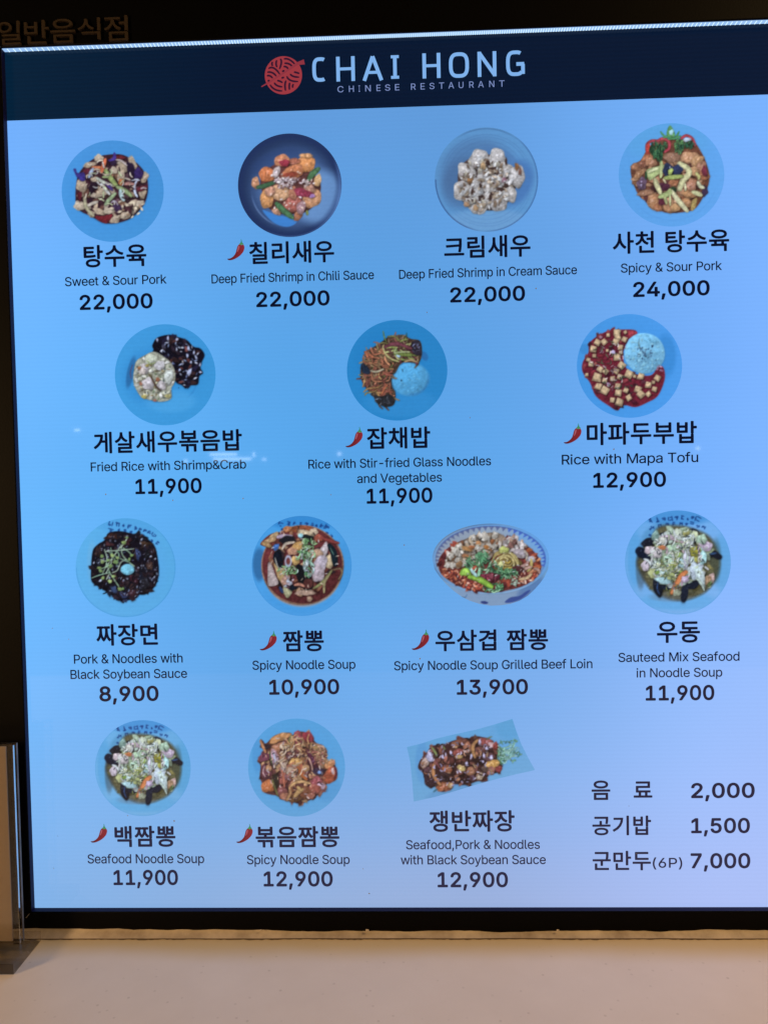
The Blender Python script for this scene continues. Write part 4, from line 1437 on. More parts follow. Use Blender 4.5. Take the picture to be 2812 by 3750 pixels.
# --- black bean noodles with sprouts and half an egg
ROW1 = [(615, 218, 20, 62), (697, 232, 10, 54), (770, 245, 4, 40), (848, 262, 6, 50), (918, 278, 12, 40), (980, 290, 20, 46), (1035, 312, 25, 24), (1085, 330, 30, 44), (1145, 355, 35, 62)]
ROW2 = [(615, 315, 15, 70), (715, 300, 10, 50), (785, 312, 8, 38), (862, 338, 8, 46), (945, 350, 14, 44), (1005, 372, 20, 30), (1060, 390, 25, 40), (1115, 430, 35, 40), (1180, 465, 40, 50)]
d = Dish(220, 1850, ell(802, 760, 607, 602), (0.90, 0.97, 0.94), 'printed photo of black bean noodles with sprouts and an egg, in a pale bowl with brush writing', 18)
d.darken(800, 250, 380, 110, 0.55, 6, '4c9ee0')
d.darken(830, 740, 480, 450, 0.4, 0, '58a6e8')
d.ring(802, 760, 600, 595, 8, '3f8ad0', 0.6, -60, 250)
d.darken(395, 700, 60, 260, .3, 0, '7cb4d8')
d.glyphs(ROW1 + ROW2)
reg = [(550, 420), (590, 340), (720, 315), (880, 345), (1050, 400), (1150, 490), (1190, 640), (1205, 830), (1160, 980), (1050, 1080), (950, 1090), (940, 1125), (800, 1165), (770, 1190), (700, 1140), (560, 1050), (490, 1000), (390, 930), (380, 780), (400, 560), (460, 480)]
d.p([v for q in reg for v in q], '14121e', 'noodles', 0.6, rim=0)
d.n(800, 760, 400, 420, 120, (24, 50), '1a1824 241c26 2c2028 14141e 30262c 1c2030 3a2a2c', id='noodles', region=reg, hl=.2, sh=.35)
d.n(800, 760, 400, 420, 60, (9, 17), '6c7890 8c98b4 a4b0cc 5c5c70 44506c', id='noodles', region=reg, sh=0, el=1.6)
for a in ((640, 380, 90, 45, -15, '4a2e2c'), (600, 470, 48, 36, 20, '6c4048'), (840, 450, 40, 50, 20, '4c2a34'), (1040, 470, 70, 36, 20, '5c4438'), (1120, 560, 60, 50, 0, '3c2830'), (470, 560, 50, 70, 0, '4c3838'), (470, 690, 50, 50, 0, '4c5470'), (950, 600, 26, 95, -5, '4c64a8'), (1100, 740, 38, 60, 10, '6c5048'), (890, 890, 50, 50, 0, '4a2834'), (760, 950, 45, 40, 0, '4c2c34'), (1030, 960, 70, 85, 0, '30303c'), (660, 1030, 48, 44, 0, '5068a0'), (790, 1110, 52, 62, 0, '485890'), (880, 1070, 60, 55, 0, '583844'), (930, 930, 34, 40, 0, '502c38'), (1060, 600, 40, 60, 0, '20242e')):
    d.b(a[0], a[1], a[2] * .85, a[3] * .85, a[4], hx(a[5]) * 0.62, 'noodles', .35, .1, .45)
d.n(800, 760, 400, 420, 150, (9, 15), '0c0c14 10101c 1a1a26 241c24', 's', el=6, id='noodles', region=reg, sh=0)
d.n(800, 760, 400, 420, 50, (7, 12), '7c88a8 9ca8c4 5c6484', 's', el=2.2, id='noodles', region=reg, sh=0)
d.b(825, 780, 86, 66, 0, '72b8d6', 'egg', wob=.04, rim=.25)
G = ('9cb4a4', '7ca08c', 'a8bcac', '8cac94')
for i, pts in enumerate(([545, 540, 575, 640, 560, 740, 520, 830], [620, 520, 640, 600, 680, 690, 700, 730], [750, 480, 700, 560, 640, 640, 560, 760], [750, 490, 760, 600, 840, 690, 905, 740], [560, 560, 700, 550, 900, 530], [390, 885, 480, 850, 600, 820], [640, 820, 700, 790, 740, 700, 800, 660], [570, 700, 600, 800, 640, 870, 720, 990], [640, 620, 620, 720, 560, 830], [600, 570, 680, 620, 740, 650, 830, 690], [820, 400, 790, 450, 740, 520], [770, 520, 830, 560, 880, 610], [500, 660, 560, 680, 640, 660], [680, 560, 720, 600, 690, 720], [600, 840, 570, 900], [480, 780, 540, 760, 620, 720])):
    d.s(pts, 15, G[i % 4], 'sprouts', .3, .1)
for a in ((780, 455, 26, 24), (815, 392, 18, 12), (875, 610, 22, 18), (845, 660, 18, 22), (515, 620, 24, 20), (480, 760, 26, 16), (500, 800, 24, 20), (525, 885, 20, 22), (610, 925, 26, 22), (655, 865, 22, 18), (735, 1020, 30, 22), (770, 1015, 16, 16), (680, 690, 30, 26), (620, 740, 26, 22), (640, 610, 26, 22), (520, 690, 24, 20), (590, 670, 20, 18), (700, 640, 20, 18)):
    d.b(*a, 0, ('7c945c', '8ca46c', '6c8858')[int(a[0]) % 3], 'sprouts', .2, .3)
d.finish({'noodles': 'glossy black bean noodles', 'egg': 'pale halved egg', 'sprouts': 'thin green sprouts'})

# --- spicy seafood noodle soup
d = Dish(860, 1850, ell(814, 738, 606, 608), (0.78, 0.93, 0.97), 'printed photo of red seafood noodle soup with mussels in a bowl with brush writing', 19)
d.darken(820, 200, 420, 100, 0.7, 0, '2f82cc')
d.darken(300, 720, 80, 200, 0.7, 0, '28588c')
d.darken(1320, 760, 90, 300, 0.4, 0, '3c8cd0')
d.ring(814, 738, 600, 602, 8, '3f86cc', 0.5)
d.ring(814, 738, 545, 545, 60, '3c90d8', 0.4, 30, 150)
d.glyphs([(565, 222, 20, 60), (650, 225, 10, 54), (722, 224, 4, 40), (800, 226, 3, 50), (870, 228, 8, 40), (940, 234, 10, 46), (990, 246, 12, 24), (1055, 250, 25, 44), (1115, 270, 35, 62), (1170, 370, 40, 50), (575, 300, 15, 50), (1120, 340, 30, 36)])
reg = ell(820, 730, 492, 478, 60)
d.b(822, 732, 500, 490, 0, '8c6c5c', 'soup', .01, .3, rim=.35)
d.b(822, 728, 482, 470, 0, '5c2c30', 'soup', .01, 0, rim=.25)
d.p([330, 490, 330, 440, 440, 350, 560, 340, 520, 520], '6a3430', 'soup', 0)
d.ring(820, 745, 490, 480, 22, 'a8948c', 0.65, 20, 150)
d.p([620, 300, 760, 250, 930, 262, 880, 330, 700, 330], '8c5038', 'soup', 0)
d.n(800, 700, 400, 380, 100, (24, 50), '6c3c38 4c2828 8c6450 2c2028 a4846c 3c2c30 7c5444', region=reg, hl=.2)
for a in ((480, 370, 60, 34, -25, 'b09878'), (440, 420, 70, 34, -20, 'a88c6c'), (390, 480, 75, 26, 20, '9c805c'), (640, 290, 50, 40, 0, '9c6848'), (860, 350, 110, 45, 15, 'b8a890'), (960, 320, 50, 42, 0, 'b4a490'), (1020, 400, 55, 50, 0, '8c4c40'), (760, 510, 80, 60, -25, 'ac8858'), (700, 560, 60, 50, 0, 'a8806c'), (1080, 560, 48, 110, 15, 'b0a8b0'), (980, 590, 90, 60, 0, 'a88c78'), (1150, 690, 60, 80, 0, 'b0a084'), (1040, 720, 80, 110, 20, 'a8a0b0'), (1010, 830, 75, 110, 10, 'a89ca8'), (560, 820, 60, 150, -15, 'a89068'), (620, 920, 50, 80, 0, '9c7c70'), (640, 1040, 62, 70, -20, '98987c'), (860, 1060, 110, 42, 0, 'a0887c'), (910, 1140, 32, 38, 0, '8c7464'), (740, 670, 60, 50, 0, 'a88c5c')):
    d.b(*a, wob=.18, hl=.25, rim=.45)
d.p([405, 705, 440, 705, 500, 860, 530, 960, 410, 980, 400, 850], 'a89ca0', rim=.3)
d.p([515, 370, 600, 350, 710, 370, 620, 395, 520, 405], 'b4a4c0', rim=.25)
d.b(640, 420, 110, 40, -8, '1a1c24', rim=.1)
d.b(880, 400, 80, 40, 0, '181c20', rim=.1)
d.s([540, 560, 520, 640, 560, 740], 108, '101622', rim=.2, taper=.5)
d.b(500, 510, 36, 42, 20, '3c64a8', hl=.5)
d.s([490, 640, 520, 740, 560, 790], 16, 'a8a8a4', sh=0)
d.s([1150, 490, 1200, 580, 1220, 720], 80, '14222c', rim=.2)
d.s([1160, 520, 1200, 600], 12, '5c8478', sh=0)
d.p([760, 720, 830, 740, 900, 840, 950, 930, 940, 1010, 840, 1020, 760, 900, 740, 800], '14161c', rim=.0)
d.p([850, 900, 930, 900, 955, 970, 900, 1015, 830, 1000], '4c2c2c', sh=0)
d.b(700, 1000, 45, 40, 0, '141a26')
d.s([730, 970, 790, 960, 840, 985], 36, 'b07c6c')
d.s([550, 1000, 580, 1060], 40, '283c68')
d.s([960, 1010, 1050, 950, 1130, 860, 1180, 790], 36, '7c8058')
d.s([1180, 790, 1280, 770, 1300, 830, 1260, 900], 26, '6c5c48')
d.s([1140, 860, 1090, 940, 1085, 1060], 34, '8c8464')
d.s([580, 530, 620, 470, 720, 450], 36, 'b8aca0')
d.s([1050, 390, 1150, 430, 1260, 460], 40, '7c3c3c')
d.n(900, 470, 90, 60, 34, (10, 18), '6c9c6c 8cb884 4c7c58 a0c49c', 's', el=3, id='scallion')
d.n(860, 610, 110, 80, 44, (12, 22), '7ca47c a4c4b0 4c7c58 b8ccd0 90b090', 's', el=3, id='scallion')
d.n(650, 790, 120, 50, 40, (10, 18), '6c9c6c 8cb884 4c7c58 a0c49c c0d4dc', 's', el=3, id='scallion')
d.n(900, 770, 60, 90, 26, (14, 24), 'a4c4cc 8cb0a4 5c8c64 c0d0e0', 's', el=3, id='scallion', direction=65)
d.ring(650, 680, 34, 58, 16, 'b8ccec', 0.9)
d.b(800, 370, 32, 28, 0, '9cd0e0', sh=.1, wob=.03)
d.n(660, 930, 70, 70, 16, (12, 20), 'b09ca8 a4b0c4 5c3c48 c0b0c0', 'b')
d.n(820, 640, 430, 400, 40, (8, 13), 'd0c8cc b8a898 241c20 c8b8a8', 's', el=3, region=reg, sh=0)
d.finish({'food': 'mussels, squid and cabbage in the soup', 'soup': 'dark red broth', 'scallion': 'chopped green scallion'})
# --- spicy beef noodle soup in a blue patterned bowl seen from the side
up = [(850 + 708 * math.cos(a), 752 + 430 * math.sin(a)) for a in np.linspace(-PI, 0, 60)]
low = [(1545, 880), (1500, 975), (1450, 1045), (1380, 1125), (1300, 1200), (1200, 1260), (1090, 1298), (970, 1315), (850, 1320), (720, 1300), (600, 1262), (500, 1213), (400, 1140), (310, 1060), (230, 970), (170, 880)]
d = Dish(1540, 1820, up + low, (1, 1, 1), 'printed photo of beef noodle soup in a blue and white patterned bowl', 20)
d.C[:] = hx('6f9cc8')
d.darken(850, 1250, 600, 160, 0.6, 0, '8a98b4')
d.darken(1350, 1150, 220, 130, 0.55, -40, '46649c')
d.darken(350, 1100, 120, 90, 0.4, 40, '88a0c0')
d.p([1020, 1280, 1090, 1220, 1200, 1200, 1290, 1140, 1330, 1140, 1230, 1230, 1110, 1280], '3a4e90', None, 0, rim=0)
d.p([730, 1270, 780, 1265, 820, 1285, 790, 1300, 740, 1290], '303c78', None, 0, rim=0)
d.s([560, 1190, 540, 1220, 500, 1215], 10, '50709c', None, 0, 0)
rim = ell(850, 752, 708, 428, 90)
d.p([v for q in rim for v in q], '6a9cd4', None, 0.2, rim=.1, sm=False)
d.ring(850, 752, 704, 424, 12, '3c5478', 0.7, 150, 179)
d.ring(850, 752, 704, 424, 10, '3c5478', 0.6, -179, -70)
d.ring(850, 760, 690, 412, 14, 'a8c4e4', 0.55, 20, 150)
ins = ell(845, 758, 668, 405, 90)
d.p([v for q in ins for v in q], '8ea2bc', None, 0, rim=.2, sm=False)
d.darken(1330, 640, 300, 300, 0.6, 40, '62a4ea')
d.darken(420, 560, 260, 200, 0.35, -30, '8c909c')
for k in range(31):
    a = math.radians(172 + k * 6.6)
    px, py = 848 + 662 * math.cos(a), 758 + 400 * math.sin(a)
    f = 1 if k > 17 else 0
    c = ('54608c', '3a5cc0')[f]
    tx, ty = 848 + 655 * math.cos(a) * 0.88, 758 + 396 * math.sin(a) * 0.86 + 8
    q = math.radians(2.7)
    e1 = (848 + 668 * math.cos(a - q), 758 + 404 * math.sin(a - q))
    e2 = (848 + 668 * math.cos(a + q), 758 + 404 * math.sin(a + q))
    tx, ty = px + (tx - px) * .62, py + (ty - py) * .75
    d.p([e1[0], e1[1], e2[0], e2[1], tx, ty], c, None, 0, 8, .85, rim=0, sm=False)
    if k % 3 == 0:
        d.s([(e1[0] + tx) / 2, (e1[1] + ty) / 2, px, py], 8, ('8c94ac', '7c9ce0')[f], None, 0, 0, o=.7)
d.ring(848, 758, 662, 400, 10, '3c54a0', 0.7, -178, 20)
sp = [(215, 810), (235, 730), (330, 620), (500, 530), (700, 480), (900, 470), (1100, 505), (1280, 585), (1400, 690), (1455, 790), (1455, 900), (1380, 1000), (1230, 1085), (1060, 1130), (850, 1165), (650, 1135), (480, 1090), (340, 1010), (240, 920)]
d.p([v for q in sp for v in q], '6a3434', 'soup', 0.3, rim=.2)
d.n(830, 820, 600, 330, 120, (20, 44), '7c3c34 5c2c30 8c4438 a05040 4c2428', id='soup', region=sp, sh=.2, hl=.2)
d.n(400, 960, 180, 120, 90, (8, 16), 'a86048 8c4438 c08468 b06850 d4a088', id='soup', region=sp, hl=.3, sh=.2)
d.n(650, 1080, 150, 60, 50, (8, 15), 'b06048 c88068 a0483c d8b0a0', id='soup', region=sp, sh=.2)
d.n(1280, 980, 160, 120, 60, (8, 16), 'b06450 c89078 a85448 d8b8ac', id='soup', region=sp, sh=.2)
d.n(1370, 760, 90, 180, 36, (12, 22), 'b06848 a85c40 c08868', id='soup', region=sp, sh=.2)
meat = [(290, 830), (330, 700), (420, 620), (450, 570), (640, 470), (900, 430), (1040, 500), (1060, 600), (900, 690), (820, 760), (520, 840), (460, 860), (360, 860)]
d.p([v for q in meat for v in q], '8c7c70', 'beef', 0.6, rim=.3)
d.n(660, 640, 420, 240, 120, (20, 42), 'a8a4a0 b4b0ac 9c8c7c 8c6448 c0bcba a09484 7c5440', id='beef', region=meat, hl=.3, sh=.5)
for a in ((640, 490, 40, 30), (790, 490, 60, 40), (900, 470, 40, 45), (470, 600, 50, 34), (420, 650, 60, 40), (360, 710, 50, 40), (330, 830, 40, 32), (390, 830, 40, 36), (720, 600, 60, 40), (870, 590, 60, 40), (540, 800, 40, 36)):
    d.b(*a, 20, 'a8a49e', 'beef', .35, .35, .3)
for a in ((560, 630, 70, 24, 'a07850'), (800, 610, 34, 26, '94643c'), (870, 540, 26, 30, '7c5038'), (700, 560, 40, 24, 'a87c58'), (560, 720, 60, 26, '94684c'), (470, 820, 40, 40, '7c6048'), (620, 610, 40, 22, '8c5c40')):
    d.b(*a[:4], 15, a[4], 'beef')
d.n(1150, 590, 130, 110, 44, (22, 40), 'a4a0a4 8c7470 b0a8ac 745450 9c8478', id='beef', hl=.3)
d.b(1210, 690, 90, 60, 20, '8c848c', 'beef', hl=.3)
d.b(1340, 760, 50, 46, 20, 'a09ca8', 'beef')
d.s([1260, 650, 1290, 700, 1280, 760], 30, '9c948c', 'beef')
N = ('a89c6c', 'b4a878', '9c8c5c', 'a4904c')
d.b(1050, 800, 140, 120, 0, '70603c', 'noodles')
for i, pts in enumerate(([870, 770, 930, 700, 1050, 670, 1150, 720, 1190, 820], [900, 800, 940, 740, 1040, 710, 1110, 750, 1130, 830, 1080, 880], [930, 790, 1000, 820, 1080, 830, 1110, 800], [940, 840, 1000, 860, 1080, 860, 1160, 850], [1000, 700, 1080, 680, 1160, 780, 1180, 860, 1120, 910], [960, 760, 1010, 730, 1060, 760], [880, 740, 920, 680, 1000, 660], [1020, 790, 1060, 800, 1090, 780])):
    d.s(pts, 26, N[i % 4], 'noodles')
d.b(1010, 640, 60, 40, 15, 'a8b06c', 'noodles')
d.b(970, 830, 40, 44, 0, 'b8bc8c', 'noodles')
for i, pts in enumerate(([1340, 760, 1340, 840, 1300, 900], [1200, 1000, 1290, 980, 1340, 940], [1240, 890, 1290, 860, 1340, 850], [1380, 870, 1420, 880, 1440, 920], [1220, 840, 1280, 820, 1300, 790])):
    d.s(pts, 40, ('b8a86c', 'b8a080', 'b4948c', 'a88880', 'ac8c88')[i], 'noodles')
d.b(1170, 890, 70, 60, 0, '4c2c30', 'soup')
gr = [(560, 730), (750, 690), (830, 760), (900, 760), (960, 860), (1060, 900), (1150, 960), (1150, 990), (1060, 1000), (960, 960), (860, 950), (720, 950), (620, 930), (540, 870)]
d.n(800, 850, 320, 150, 190, (11, 21), '5c9470 4c8460 8cb898 74a87c 3c6c50 a0c4a8 2c5844', 's', el=4.2, id='scallion', region=gr)
d.n(1040, 930, 130, 60, 50, (11, 18), '4c8460 74a87c 3c6c50 8cb898 2c5844', 's', el=3.8, id='scallion')
d.n(880, 1100, 120, 50, 36, (11, 20), '4c8460 74a87c 8cb898 3c6c50', 's', el=3.6, id='scallion', region=sp)
d.n(760, 730, 60, 60, 26, (12, 20), '5c9470 4c8460 84b894', 's', el=4, id='scallion', direction=60)
d.n(840, 980, 110, 50, 40, (16, 28), '7c3848 6c2c40 985464 5c2434', id='soup')
d.s([500, 930, 540, 900, 590, 940], 84, '8cb850', 'scallion')
d.s([590, 970, 690, 990, 780, 1040, 860, 1090], 78, '88b44c', 'scallion', rim=.5)
d.b(545, 915, 46, 40, 0, '98c45c', 'scallion')
d.s([610, 880, 650, 930, 680, 960], 40, 'a0c8d0', 'scallion')
d.s([715, 870, 705, 950], 34, '8cc0a0', 'scallion', taper=.05)
d.n(1140, 1040, 60, 30, 10, (12, 18), 'a8b8b0 7c9c8c', 'b', id='scallion')
d.n(800, 800, 560, 320, 50, (7, 12), 'd8dce0 c8d4c8 e0d8d4', 's', el=2.6, region=sp, sh=0, id=None)
d.finish({'soup': 'red soup', 'beef': 'heap of grilled beef slices', 'noodles': 'swirl of yellow noodles', 'scallion': 'chopped green onion'})


# --- white seafood noodle soup; the board prints the same photograph twice
def seafood(ox, oy, cx, cy, rx, ry, label, seed):
    """drawn in the first print's crop pixels (centre 831,762, radius 640), then scaled to place"""
    kx, ky = rx / 643.0, ry / 632.0
    d = Dish(ox, oy, ell(831, 762, 643, 632), (0.90, 0.96, 0.93), label, seed)
    # rescale: this print's own photo place for each crop pixel
    d.ox = ox + (cx - 831 * kx) / 3.318
    d.oy = oy + (cy - 762 * ky) / 3.318
    d.k = (kx, ky)
    bl = backlight(d.ox + d.X * kx / 3.318, d.oy + d.Y * ky / 3.318)
    d.C = bl * np.array((0.90, 0.965, 0.94))
    d.darken(830, 200, 430, 110, 0.75, 0, '3f8cd4')
    d.darken(310, 720, 90, 330, .35, 0, '3c94d4')
    d.darken(1360, 760, 110, 330, .35, 0, '3c94cc')
    d.darken(830, 1230, 450, 110, .35, 0, '48a0dc')
    d.ring(831, 762, 636, 625, 8, '4f98dc', 0.5)
    d.darken(560, 420, 200, 110, .4, -35, '3c7ca8')
    d.glyphs([(492, 250, -20, 66), (580, 240, -12, 58), (655, 235, -6, 42), (738, 228, -3, 52), (812, 222, 0, 44), (885, 218, 4, 48), (950, 230, 8, 26), (1008, 220, 12, 46), (1075, 235, 25, 66),
              (515, 350, -25, 72), (615, 320, -10, 46), (700, 298, -4, 40), (780, 294, 0, 40), (865, 292, 4, 42), (935, 298, 8, 30), (1000, 290, 10, 46), (1070, 315, 20, 44), (1140, 330, 30, 52), (490, 430, 10, 24)])
    reg = [(600, 330), (760, 310), (940, 330), (1180, 420), (1290, 560), (1340, 760), (1300, 950), (1180, 1110), (1000, 1200), (830, 1225), (660, 1185), (500, 1090), (390, 930), (330, 760), (400, 600), (500, 470)]
    d.p([v for q in reg for v in q], '5c5840', 'soup', 0.35, 46, .96, rim=.35, bev=60)
    d.darken(1290, 740, 70, 260, .4, 0, '3a4a44')
    d.darken(380, 820, 60, 260, .45, 0, '3a3c3c')
    d.darken(760, 1180, 260, 60, .35, 0, '6c7484')
    d.n(830, 750, 460, 410, 60, (24, 50), '6c6844 5c5c44 747050 4c4c3c', id='soup', region=reg, sh=.1)
    for a in ((470, 520, 90, 50, -15), (390, 640, 80, 62, 15), (690, 430, 95, 40, -8), (860, 390, 40, 24, 0), (1030, 390, 50, 40, 30), (1220, 650, 90, 46, 10), (1310, 680, 60, 40, 30), (590, 1060, 62, 116, -8), (1000, 1020, 88, 66, 0), (700, 1060, 70, 34, 0), (910, 1140, 44, 112, 4), (1050, 470, 36, 60, 15), (450, 690, 60, 50, 0)):
        d.b(*a, ('121a2c', '1a2030', '181c28')[int(a[0]) % 3], 'mussels', .1, .4, .25, rim=.2)
    d.s([1150, 630, 1210, 650, 1290, 650], 30, '34507c', 'mussels', 0)
    d.s([590, 1000, 580, 1080, 610, 1150], 20, '2c4470', 'mussels', 0)
    pale = [(590, 420), (760, 350), (940, 330), (1030, 420), (1090, 440), (1180, 420), (1230, 560), (1200, 640), (1160, 700), (1150, 900), (1160, 1090), (1060, 960), (960, 960), (900, 1030), (620, 1020), (560, 950), (470, 950), (390, 800), (480, 700), (430, 600), (500, 570), (570, 520)]
    d.n(810, 680, 400, 360, 150, (26, 54), 'b0c0bc a4b8b0 bcccd0 94a898 b4c0a4 8ca08c c4d0d8 9cac8c', region=pale, hl=.25, sh=.28)
    for a in ((480, 610, 55, 48, 0, 'c0b4c0'), (570, 640, 70, 70, 0, 'bcb8c0'), (700, 460, 90, 34, -6, 'b4a4b8'), (1170, 560, 78, 68, 10, 'c0b4cc'), (1050, 850, 85, 110, 10, 'b4c4d8'), (950, 480, 80, 60, 0, 'b8c8cc'), (730, 720, 66, 80, 0, 'a8c8b8'), (640, 900, 80, 80, 0, 'a4bcc0'), (670, 980, 100, 46, 0, '9cc0cc'), (860, 770, 60, 60, 0, 'a8ccd8'), (440, 800, 58, 62, 0, 'b0a8b8'), (520, 890, 56, 56, 0, 'a4ac80'), (1240, 950, 44, 52, 0, 'b8a0a0'), (1190, 980, 50, 60, 0, '9c8068'), (1120, 480, 70, 56, -20, '9cb8a8'), (1130, 690, 52, 90, -15, 'a4d0d8'), (1100, 930, 44, 150, -18, 'b8ccd4'), (940, 700, 42, 120, 0, 'c0c4dc'), (960, 560, 60, 60, 0, 'b8c0c4'), (830, 420, 60, 60, 0, 'b0bcb0'), (640, 500, 70, 46, 0, 'b8bcb8'), (740, 600, 70, 60, 0, 'a4c0a8'), (560, 440, 46, 60, 0, '7c9c98'), (1060, 700, 34, 60, 0, 'b0bc94')):
        d.b(*a, wob=.2, hl=.3, rim=.45)
    for a in ((1040, 630, 62, 68, '8c8c40'), (845, 670, 34, 26, '88a05c'), (580, 880, 26, 30, '708c48'), (780, 790, 50, 40, '8c9854'), (930, 410, 40, 40, '8c8c5c'), (820, 500, 30, 20, '847450'), (760, 930, 60, 50, 'a4b078'), (850, 880, 40, 30, '849c54'), (1060, 730, 28, 34, '9c9c54')):
        d.b(*a[:4], 0, a[4], wob=.2)
    for i, pts in enumerate(([780, 370, 800, 430, 870, 500, 930, 560], [760, 480, 830, 500, 900, 520], [500, 600, 520, 700, 490, 780], [940, 560, 950, 680, 940, 780], [960, 820, 970, 900, 940, 960], [1080, 560, 1090, 680, 1080, 760], [700, 680, 740, 640, 780, 700], [600, 760, 640, 820, 560, 860], [1020, 420, 1010, 500, 990, 560], [820, 560, 880, 600, 900, 640], [1130, 800, 1180, 830, 1200, 850], [1050, 950, 1110, 1010, 1150, 1100], [420, 720, 470, 740, 520, 820], [650, 560, 700, 600, 690, 660])):
        d.s(pts, 26, ('c0ccd4', 'b8a4b4', 'c4c8d0', 'b4c8c4')[i % 4])
    d.n(740, 830, 160, 130, 60, (9, 17), 'c4ccb0 8c9c5c b4b48c 5c6c48 d0d8d0', 's', el=3)
    d.n(860, 580, 160, 120, 44, (9, 16), 'd0dce4 8ca088 5c5c60 c4d0b8', 's', el=3)
    d.n(810, 680, 380, 330, 80, (8, 14), '3c4448 50584c 2c3440', 's', el=3, region=pale, sh=0)
    d.n(810, 680, 380, 340, 50, (12, 20), 'c4d0d0 b4c4b8 ccd4dc a8b898', 's', el=3.2, region=pale, sh=.15)
    d.ring(820, 575, 56, 40, 12, '8cb0a0', 0.7)
    d.ring(690, 720, 44, 58, 10, '8cb090', 0.6)
    d.ring(1180, 570, 40, 34, 10, '7c6c90', 0.5)
    d.b(880, 590, 12, 16, 0, '3c4448', sh=0)
    d.b(640, 580, 50, 24, 0, 'b47450')
    d.s([930, 880, 860, 940, 760, 1130], 62, 'bc7850', 'carrot', taper=.2)
    d.s([880, 960, 840, 1010], 20, 'd08c64', 'carrot', 0)
    d.s([960, 930, 890, 960, 880, 1040], 26, 'b094b0')
    d.b(920, 970, 46, 34, 0, 'a89cb8')
    d.b(820, 1130, 44, 46, 0, '8c9484')
    d.n(790, 1060, 110, 50, 16, (10, 16), 'b4c0c4 8c7c84 6c7444', 's', el=2.4)
    d.n(1210, 1020, 30, 40, 8, (10, 16), '5c7448 a0b098', 's', el=2.4)
    return d


def finish_scaled(d, labels):
    kx, ky = d.k
    cx, cy = d.ox, d.oy
    d.X, d.Y = d.X * kx, d.Y * ky
    d.out = d.out * np.array([kx, ky])
    keep_step = d.STEP
    X0, Y0 = d.X, d.Y
    # cell centres from the scaled grid
    d.finish(labels)


_ins = Dish.inside
SL = {'soup': 'olive broth', 'food': 'squid, cabbage and vegetables', 'mussels': 'dark mussel shells', 'carrot': 'orange carrot stick'}
d = seafood(2230, 1830, 831, 762, 643, 632, 'printed photo of pale seafood udon in a bowl with brush writing, right end of the third row', 21)
finish_scaled(d, SL)
d = seafood(280, 2580, 811, 772, 581, 583, 'printed photo of pale seafood noodle soup with brush writing, left end of the bottom row', 21)
finish_scaled(d, SL)

# --- stir fried spicy noodles
d = Dish(840, 2580, ell(818, 765, 588, 595), (0.76, 0.93, 0.94), 'printed photo of stir fried spicy seafood noodles heaped on a round plate', 23)
d.darken(830, 760, 490, 480, 0.2, 0, '4494d8')
d.darken(340, 620, 60, 200, 0.4, 0, '4088c8')
d.darken(1220, 1040, 160, 120, 0.3, -40, '4488c4')
reg = [(380, 430), (410, 440), (450, 470), (560, 370), (730, 340), (770, 370), (830, 325), (960, 350), (1050, 460), (1180, 560), (1190, 690), (1255, 700), (1305, 790), (1300, 890), (1190, 955), (1100, 1070), (1000, 1150), (850, 1200), (730, 1170), (620, 1150), (590, 1110), (430, 1070), (395, 950), (370, 880), (380, 740), (340, 680), (420, 600)]
d.p([v for q in reg for v in q], '5c3838', 'food', 0.5, rim=.2)
d.n(830, 770, 450, 430, 120, (26, 50), '8c5c50 6c4444 a47860 5c3440 9c6c54 44282c b08c6c 7c4c4c', region=reg, hl=.3)
for a in ((620, 400, 120, 50, -20, 'b4845c'), (560, 430, 80, 40, -30, 'b08058'), (440, 510, 60, 30, 0, '2c2430'), (570, 530, 90, 46, -35, 'a8745c'), (650, 510, 40, 34, 0, 'b8a898'), (730, 510, 50, 80, 15, 'b8a07c'), (830, 360, 46, 40, 0, '8c4450'), (960, 400, 80, 60, 35, '803440'), (840, 430, 56, 60, 0, '84404c'), (430, 640, 70, 50, -25, '6c3c50'), (550, 650, 48, 110, 0, '9c8090'), (450, 820, 66, 100, 0, '5c3440'), (480, 770, 40, 40, 0, 'a88064'), (650, 680, 50, 40, 0, 'a07c64'), (660, 780, 40, 90, 0, 'a48c80'), (660, 900, 56, 70, 0, '9c5c54'), (820, 700, 110, 60, 8, 'b8905c'), (910, 630, 48, 46, 0, 'b88858'), (730, 620, 40, 70, 20, '50343c'), (1010, 660, 56, 120, -20, '50283c'), (1080, 810, 80, 44, 10, '34283c'), (1060, 520, 80, 40, 20, 'a08064'), (1130, 600, 60, 55, 0, '8c5450'), (1130, 700, 60, 60, 0, 'a07c60'), (1210, 740, 50, 50, 0, 'b07c58'), (1230, 860, 80, 105, 20, '98503c'), (1060, 950, 80, 70, -30, '8c4c54'), (1120, 990, 50, 40, 0, 'a890a4'), (1020, 1040, 90, 70, -30, '8c5048'), (890, 800, 60, 90, -25, '9c5c4c'), (930, 770, 46, 46, 0, 'ac8868'), (770, 800, 60, 90, 30, 'a08c80'), (480, 990, 90, 80, -8, 'b06c48'), (640, 1060, 70, 60, 0, '7c4c4c'), (690, 1120, 70, 50, 0, '8c6050'), (860, 1070, 130, 90, 0, '6c4434'), (800, 1140, 80, 46, 0, '5c402c'), (990, 1110, 50, 40, 0, '8c5c50'), (560, 930, 40, 90, 0, '2c2824'), (700, 880, 40, 40, 0, '7c5458')):
    d.b(*a, wob=.16, hl=.4, rim=.5)
d.s([380, 440, 410, 510, 440, 580], 36, 'b07c5c')
d.s([490, 570, 500, 640, 520, 730], 18, '48563c')
d.s([520, 900, 550, 1000, 590, 1110], 24, '5c5c3c')
d.s([750, 380, 730, 440, 700, 480], 30, '787c50')
d.s([900, 480, 1000, 490, 1080, 540], 36, '9c8458')
